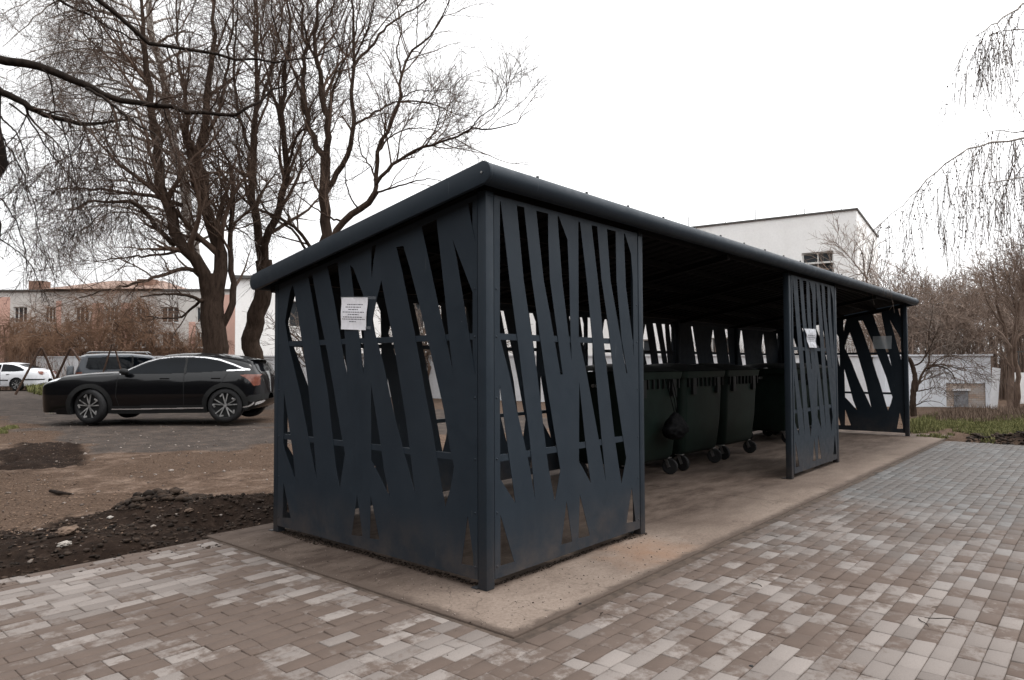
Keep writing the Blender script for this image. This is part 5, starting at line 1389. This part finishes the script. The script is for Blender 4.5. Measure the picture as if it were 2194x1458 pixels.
# grey off-roader with a spare wheel, rear corner towards the camera
ang = zy + math.pi + math.radians(32); d_ = 24.0
P_ = at(158, 858, d_ - .3); L_ = 4.35
c_, s_ = math.cos(ang), math.sin(ang); loc = (P_[0] - (c_ * L_ - s_ * .86), P_[1] - (s_ * L_ + c_ * .86), gz(P_[0], P_[1]) + .01)
gr = Car('parked_car', 'grey off-road car with a spare wheel on its tailgate, behind the black car bonnet', L_, 1.78,
    [(0, .75), (.05, .95), (.3, 1.02), (1.1, 1.08), (1.35, 1.12), (1.8, 1.55), (2.0, 1.64), (2.6, 1.70), (3.5, 1.70), (4.0, 1.67), (4.15, 1.62), (4.26, 1.2), (4.33, 1.0), (4.35, .7)],
    [(0, .5), (.06, .36), (.4, .32), (3.9, .34), (4.35, .42)], [.85, 3.45], .36, loc, ang, car_paint('grey_car_paint', (.045, .053, .065), .4), 1.08, nb=(.35, 4.0),
    tumble=[(0.2, .93), (.4, .97), (.7, 1.0), (.9, .985), (1.1, .95), (1.4, .87), (1.72, .78)])
gr.body(lambda x, y, z: (z > 1.14) & (z < gr.zt(3.) - .13) & (((x > 4.10) & (y < .70)) | ((x > 1.4) & (x < 1.9) & (y < .62) & (z > gr.zt(x) - .10))))
gr.poly('side_window', [(1.62, 1.13), (1.85, 1.36), (2.0, 1.52), (2.6, 1.57), (3.95, 1.55), (4.02, 1.2), (3.9, 1.13)], TINT)
gr.band('window_pillar', [(2.62, 1.12), (2.60, 1.58)], .06, PLASTIC, off=.007); gr.band('window_pillar', [(3.42, 1.12), (3.40, 1.58)], .05, PLASTIC, off=.007)
gr.arch(.07); gr.wheel(); gr.poly('tail_light', [(4.12, 1.06), (4.30, 1.04), (4.33, .86), (4.14, .86)], TAIL, off=.01)
for sd in (-1, 1):
    rb = MB().tube([(2.0, sd * .58, 1.67), (2.1, sd * .6, 1.74), (3.9, sd * .6, 1.745), (4.0, sd * .58, 1.68)], .018, 8); ro_ = rb.build('roof_rail', STEEL, gr.e, smooth=True); ro_.matrix_parent_inverse = Matrix()
sw = MB().lathe([(0, 0), (0, .24), (.0, .31), (.03, .355), (.17, .355), (.21, .30), (.21, .17), (.19, 0)], (L_ + .015, .12, .92), (1, 0, 0), 28); so = sw.build('spare_wheel', simple('grey_wheel_cover', (.06, .068, .078), .45, .2, 10), gr.e, smooth=True, angle=.6); so.matrix_parent_inverse = Matrix()

# ------------------------------------------------------------------ ground litter, grass, stones
def scatter(nm, n, poly, size, mat_, seed, kind='stuff', flat=.18, keepf=None, lift=.004, aspect=.6, lo=(0, 0)):
    rg = np.random.default_rng(seed); a = np.array(poly); x = rg.uniform(a[:, 0].min(), a[:, 0].max(), n * 3); y = rg.uniform(a[:, 1].min(), a[:, 1].max(), n * 3)
    fx, fy = fuzz(x, y, .3); k = pip(fx, fy, poly)
    if keepf is not None: k &= keepf(x, y)
    x, y = x[k][:n], y[k][:n]; n = len(x); z = ground_z(x, y) + lift
    th = rg.uniform(0, 2 * math.pi, n); s = rg.uniform(*size, n); u = np.stack([np.cos(th), np.sin(th), rg.normal(0, flat, n)], -1); v = np.stack([-np.sin(th), np.cos(th), rg.normal(0, flat, n)], -1)
    c = np.stack([x, y, z + s * .25], -1); s = s[:, None]
    V = np.stack([c - u * s, c - v * s * aspect, c + u * s + [0, 0, .2] * s, c + v * s * aspect], 1).reshape(-1, 3)
    o = link(nm, np_mesh(nm, V, np.arange(4 * n).reshape(n, 4), {'tone': np.repeat(rg.random(n), 4)}), mat_); return tag(o, kind=kind)
LEAFM = mat_tone('dry_leaf', (.022, .014, .010), (.15, .098, .066))
allleaf = []
def leafpts():
    pass
for i, (pl, n) in enumerate(zip(LEAFP, (3600, 3000, 1700, 1000))): scatter('leaf_litter', n, pl, (.006, .017), LEAFM, 100 + i)
scatter('leaf_litter', 9000, [(-4, 3.4), (12, 3.0), (22, 20), (14, 30), (-2, 22)], (.006, .019), LEAFM, 110)
scatter('leaf_litter', 3800, [(11.3, -5), (22, -6), (19, 3), (14, 9), (11.3, 3)], (.009, .024), LEAFM, 111)
scatter('leaf_litter', 800, SOILP[:-2] + [(-4, 4.5), (-4, 2.6)], (.007, .018), LEAFM, 112)
DEBM = mat_tone('leaf_crumb', (.012, .008, .006), (.19, .13, .09))
scatter('leaf_crumbs', 26000, [(-4, 3.3), (3.4, 3.3), (6.5, 9), (5, 16), (-3, 14)], (.003, .011), DEBM, 113)
scatter('leaf_crumbs', 5000, [(11.3, -4), (20, -5), (17, 3), (13, 6), (11.3, 2)], (.004, .014), DEBM, 114)
# clods of dark soil, pebbles
def lumps(nm, n, poly, size, mat_, seed, zoff=.0, zf=None):
    rg = np.random.default_rng(seed); a = np.array(poly); x = rg.uniform(a[:, 0].min(), a[:, 0].max(), n * 3); y = rg.uniform(a[:, 1].min(), a[:, 1].max(), n * 3)
    fx, fy = fuzz(x, y, .12); k = pip(fx, fy, poly); x, y = x[k][:n], y[k][:n]; n = len(x)
    s = rg.uniform(0, 1, n) ** 3 * (size[1] - size[0]) + size[0]; z = (ground_z(x, y) if zf is None else zf(x, y)) + s * .25 + zoff
    bm = bmesh.new(); bmesh.ops.create_icosphere(bm, subdivisions=1, radius=1); o = np.array([v.co[:] for v in bm.verts]); f = np.array([[v.index for v in q.verts] for q in bm.faces]); bm.free()
    V = np.stack([x, y, z], -1)[:, None, :] + o[None] * s[:, None, None] * rg.uniform(.55, 1.25, (n, len(o), 1)) * np.stack([rg.uniform(.8, 1.4, n), rg.uniform(.8, 1.3, n), rg.uniform(.4, .9, n)], -1)[:, None, :]
    F = (f[None] + len(o) * np.arange(n)[:, None, None]).reshape(-1, 3)
    ob = link(nm, np_mesh(nm, V.reshape(-1, 3), F, {'tone': np.repeat(rg.random(n), len(o))}), mat_); return tag(ob, kind='stuff')
SOILM = mat_tone('clod', (.007, .005, .0038), (.044, .030, .022), .95)
STONEM = mat_tone('pebble', (.06, .045, .037), (.26, .225, .20), .85)
near_soil = [(-3.4, 2.66), (.2, 2.66), (1.2, 3.0), (2.4, 3.4), (.9, 3.7), (.4, 4.6), (-.4, 4.3), (-1.4, 4.2), (-4, 4.8)]
lumps('soil_clods', 5200, near_soil, (.002, .026), SOILM, 120)
lumps('soil_clods', 900, [(h[0] + .45 * math.cos(a), h[1] + .4 * math.sin(a)) for h in (HEAP[0],) for a in np.linspace(0, 6, 9)], (.008, .05), SOILM, 121)
lumps('soil_clods', 900, [(11.35, -2.4), (12.3, -2.4), (12.3, -.9), (11.4, -.9)], (.008, .045), SOILM, 122)
lumps('pebbles', 260, near_soil, (.006, .022), STONEM, 123)
lumps('pebbles', 800, [(-3, 3.6), (4, 3.8), (7, 9), (3, 16), (-3, 12)], (.006, .028), STONEM, 124)
lumps('crumbs', 700, [(PX0, -.55), (1.9, -.55), (1.9, -.02), (-.02, -.02), (-.02, 2.4), (PX0, 2.4)], (.002, .007), mat_tone('crumb', (.03, .02, .016), (.22, .18, .155), .9), 125, 0., lambda x, y: np.zeros_like(x))
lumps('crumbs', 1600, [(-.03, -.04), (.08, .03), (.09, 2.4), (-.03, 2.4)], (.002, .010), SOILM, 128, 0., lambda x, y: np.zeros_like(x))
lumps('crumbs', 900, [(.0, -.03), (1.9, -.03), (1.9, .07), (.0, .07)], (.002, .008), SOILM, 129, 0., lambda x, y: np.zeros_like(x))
lumps('crumbs', 900, [(-4, -3), (6, -3), (8, -.65), (-.5, -.65), (-.5, 2.5), (-4, 2.5)], (.002, .0085), SOILM, 126, 0., lambda x, y: np.full_like(x, -.013))
lumps('crumbs', 420, [(-2.6, 2.45), (-.4, 2.3), (-.1, 2.75), (-2.6, 2.75)], (.004, .016), SOILM, 127, 0., lambda x, y: np.full_like(x, -.012))
ROCK = simple('pale_rock', (.30, .275, .25), .85, .2, 20, bmp=.4); CLAY = simple('clay_lump', (.11, .076, .056), .95, .3, 20, bmp=.6)
for (px, py, s, m_, lb, nm) in ((138, 1183, .036, ROCK, 'largest white stone lying on the dark soil near the brick edge', 'stone'), (273, 1089, .022, ROCK, 'pale stone on the left slope of the earth heap', 'stone'),
        (236, 1106, .022, ROCK, 'pale stone below the leaves left of the earth heap', 'stone'), (147, 1168, .06, CLAY, 'light brown crumbly earth clod beside the white stone', 'earth_clod'),
        (405, 1112, .03, CLAY, 'light brown clod on the dark soil right of the heap', 'earth_clod'), (385, 1085, .035, CLAY, 'tan clod at the right foot of the earth heap', 'earth_clod'),
        (1609, 1424, .009, RUBBER, 'small black round pebble on a pale brick in front', 'stone'), (1243, 1295, .007, RUBBER, 'tiny dark pebble on the concrete edge near the corner post', 'stone')):
    P = onz(px, py, .0); z0 = 0.0 if py > 1200 else gz(P[0], P[1])
    if py > 1200: z0 = -.012 if px > 1300 else 0.0
    bm = bmesh.new(); bmesh.ops.create_icosphere(bm, subdivisions=3, radius=s); r_ = random.Random(px)
    for v in bm.verts:
        q = v.co / s; k = 1 + .5 * float(vn(q.x * 2 + px, q.y * 2 + q.z * 3, 1.3)) + .3 * float(vn(q.x * 5, q.z * 5 + px, 1.1)); v.co = Vector((q.x * 1.3, q.y, q.z * .62)) * s * k
    me = bpy.data.meshes.new(nm); bm.to_mesh(me); bm.free(); o = link(nm, me, m_, smooth=False); o.location = (P[0], P[1], z0 + s * .45); tag(o, lb, 'stone' if nm == 'stone' else 'clod')
# stick lying on the trodden ground
P = [onz(108, 1035, .08), onz(128, 1038, .09), onz(153, 1042, .08)]
P = [(p[0], p[1], gz(p[0], p[1]) + .03) for p in P]; tag(MB().tube(P, [.018, .022, .010], 7).build('stick', BARK_D, None, smooth=True), 'dark broken stick lying on the trodden earth at the left', 'stick')
for (px, py, L_, a) in ((1285, 1345 - 20, .05, .3), (1632, 1258, .09, 1.2), (2050, 1330, .16, 2.1), (1990, 1345, .12, .6)):
    P0 = onz(px, py, -.01); pts = [(P0[0] + L_ * t * math.cos(a) + .01 * math.sin(t * 7), P0[1] + L_ * t * math.sin(a), (-.008 if py > 1330 or px > 1300 else .003) + .006 * math.sin(t * 3)) for t in np.linspace(0, 1, 6)]
    tag(MB().tube(pts, .0022, 5).build('twig', BARK_D, None), {1285: 'short thin twig on the concrete in front of the corner', 1632: 'dark twig on the bricks by the slab edge', 2050: 'longest thin twig on the pale bricks at the right', 1990: 'thin twig left of the longest one on the pale bricks'}[px], 'twig', 'fallen twigs on the paving')
# grass
def blades(nm, n, poly, h, mat_, seed, fz=.3, w=.006, bend=.5, keepf=None):
    rg = np.random.default_rng(seed); a = np.array(poly); x = rg.uniform(a[:, 0].min(), a[:, 0].max(), n * 3); y = rg.uniform(a[:, 1].min(), a[:, 1].max(), n * 3)
    fx, fy = fuzz(x, y, fz); k = pip(fx, fy, poly) & (vn(x, y, 1.7) + vn(x, y, 5.) * .5 > -.22); x, y = x[k][:n], y[k][:n]; n = len(x)
    z = ground_z(x, y) - .005; th = rg.uniform(0, 2 * math.pi, n); hh = rg.uniform(h[0], h[1], n); b = rg.uniform(0, bend, n) * hh
    u = np.stack([np.cos(th), np.sin(th), 0 * th], -1) * w; dv = np.stack([-np.sin(th), np.cos(th), 0 * th], -1)
    c = np.stack([x, y, z], -1); up = np.array([0, 0, 1.])
    m = c + up * hh[:, None] * .55 + dv * b[:, None] * .35; tp = c + up * hh[:, None] + dv * b[:, None]
    V = np.stack([c - u, c + u, m + u * .8, m - u * .8, tp + u * .15, tp - u * .15], 1).reshape(-1, 3)
    F = np.concatenate([np.arange(n)[:, None] * 6 + np.array([0, 1, 2, 3]), np.arange(n)[:, None] * 6 + np.array([3, 2, 4, 5])])
    return tag(link(nm, np_mesh(nm, V, F, {'tone': np.repeat(rg.random(n), 6)}), mat_), kind='stuff')
GRASSM = mat_tone('green_grass', (.060, .066, .022), (.19, .185, .075)); DRYM = mat_tone('dry_grass', (.065, .045, .033), (.20, .145, .11))
gp1 = [tuple(onz(px, py, .12)[:2]) for px, py in ((1952, 930), (1952, 892), (2010, 894), (2090, 896), (2194, 890), (2300, 890), (2300, 922), (2150, 926), (2095, 940), (2030, 941), (2000, 936))]
blades('green_grass', 36000, gp1, (.02, .08), GRASSM, 130, .2, .008)
blades('green_grass', 3000, [tuple(onz(px, py, .2)[:2]) for px, py in ((1955, 912), (1955, 892), (1990, 880), (1998, 898), (1985, 915))], (.05, .16), GRASSM, 131, .2)
blades('dry_grass', 3600, [tuple(onz(px, py, .15)[:2]) for px, py in ((1960, 893), (1990, 882), (2070, 876), (2140, 880), (2194, 873), (2260, 880), (2260, 893), (2100, 898))], (.05, .24), DRYM, 132, .3, .005, .6)
blades('green_grass', 3500, [tuple(onz(px, py, .16)[:2]) for px, py in ((58, 838), (80, 834), (108, 832), (112, 842), (90, 846))], (.12, .42), GRASSM, 133, .1, .02, .7)
blades('green_grass', 1500, [tuple(onz(px, py, .1)[:2]) for px, py in ((-10, 915), (28, 912), (30, 925), (-10, 925))], (.03, .08), GRASSM, 134, .2)

# low bare undergrowth that fills the view behind the shed and under the shrubs
UG = mat_tone('undergrowth_twig', (.05, .034, .026), (.19, .135, .105))
blades('undergrowth', 5200, [(22.5, 9), (22.8, 2.2), (27, -3.5), (34, -7), (37, -3), (31, 6), (28, 14)], (1.0, 2.9), UG, 140, .3, .012, .5)
blades('undergrowth', 2600, [(3, 44), (12.6, 36), (14, 27), (15.5, 27), (14, 42), (5, 50)], (.7, 2.1), UG, 141, .3, .014, .5)

scatter('leaf_litter', 1600, gp1, (.008, .022), LEAFM, 150, lift=.03)
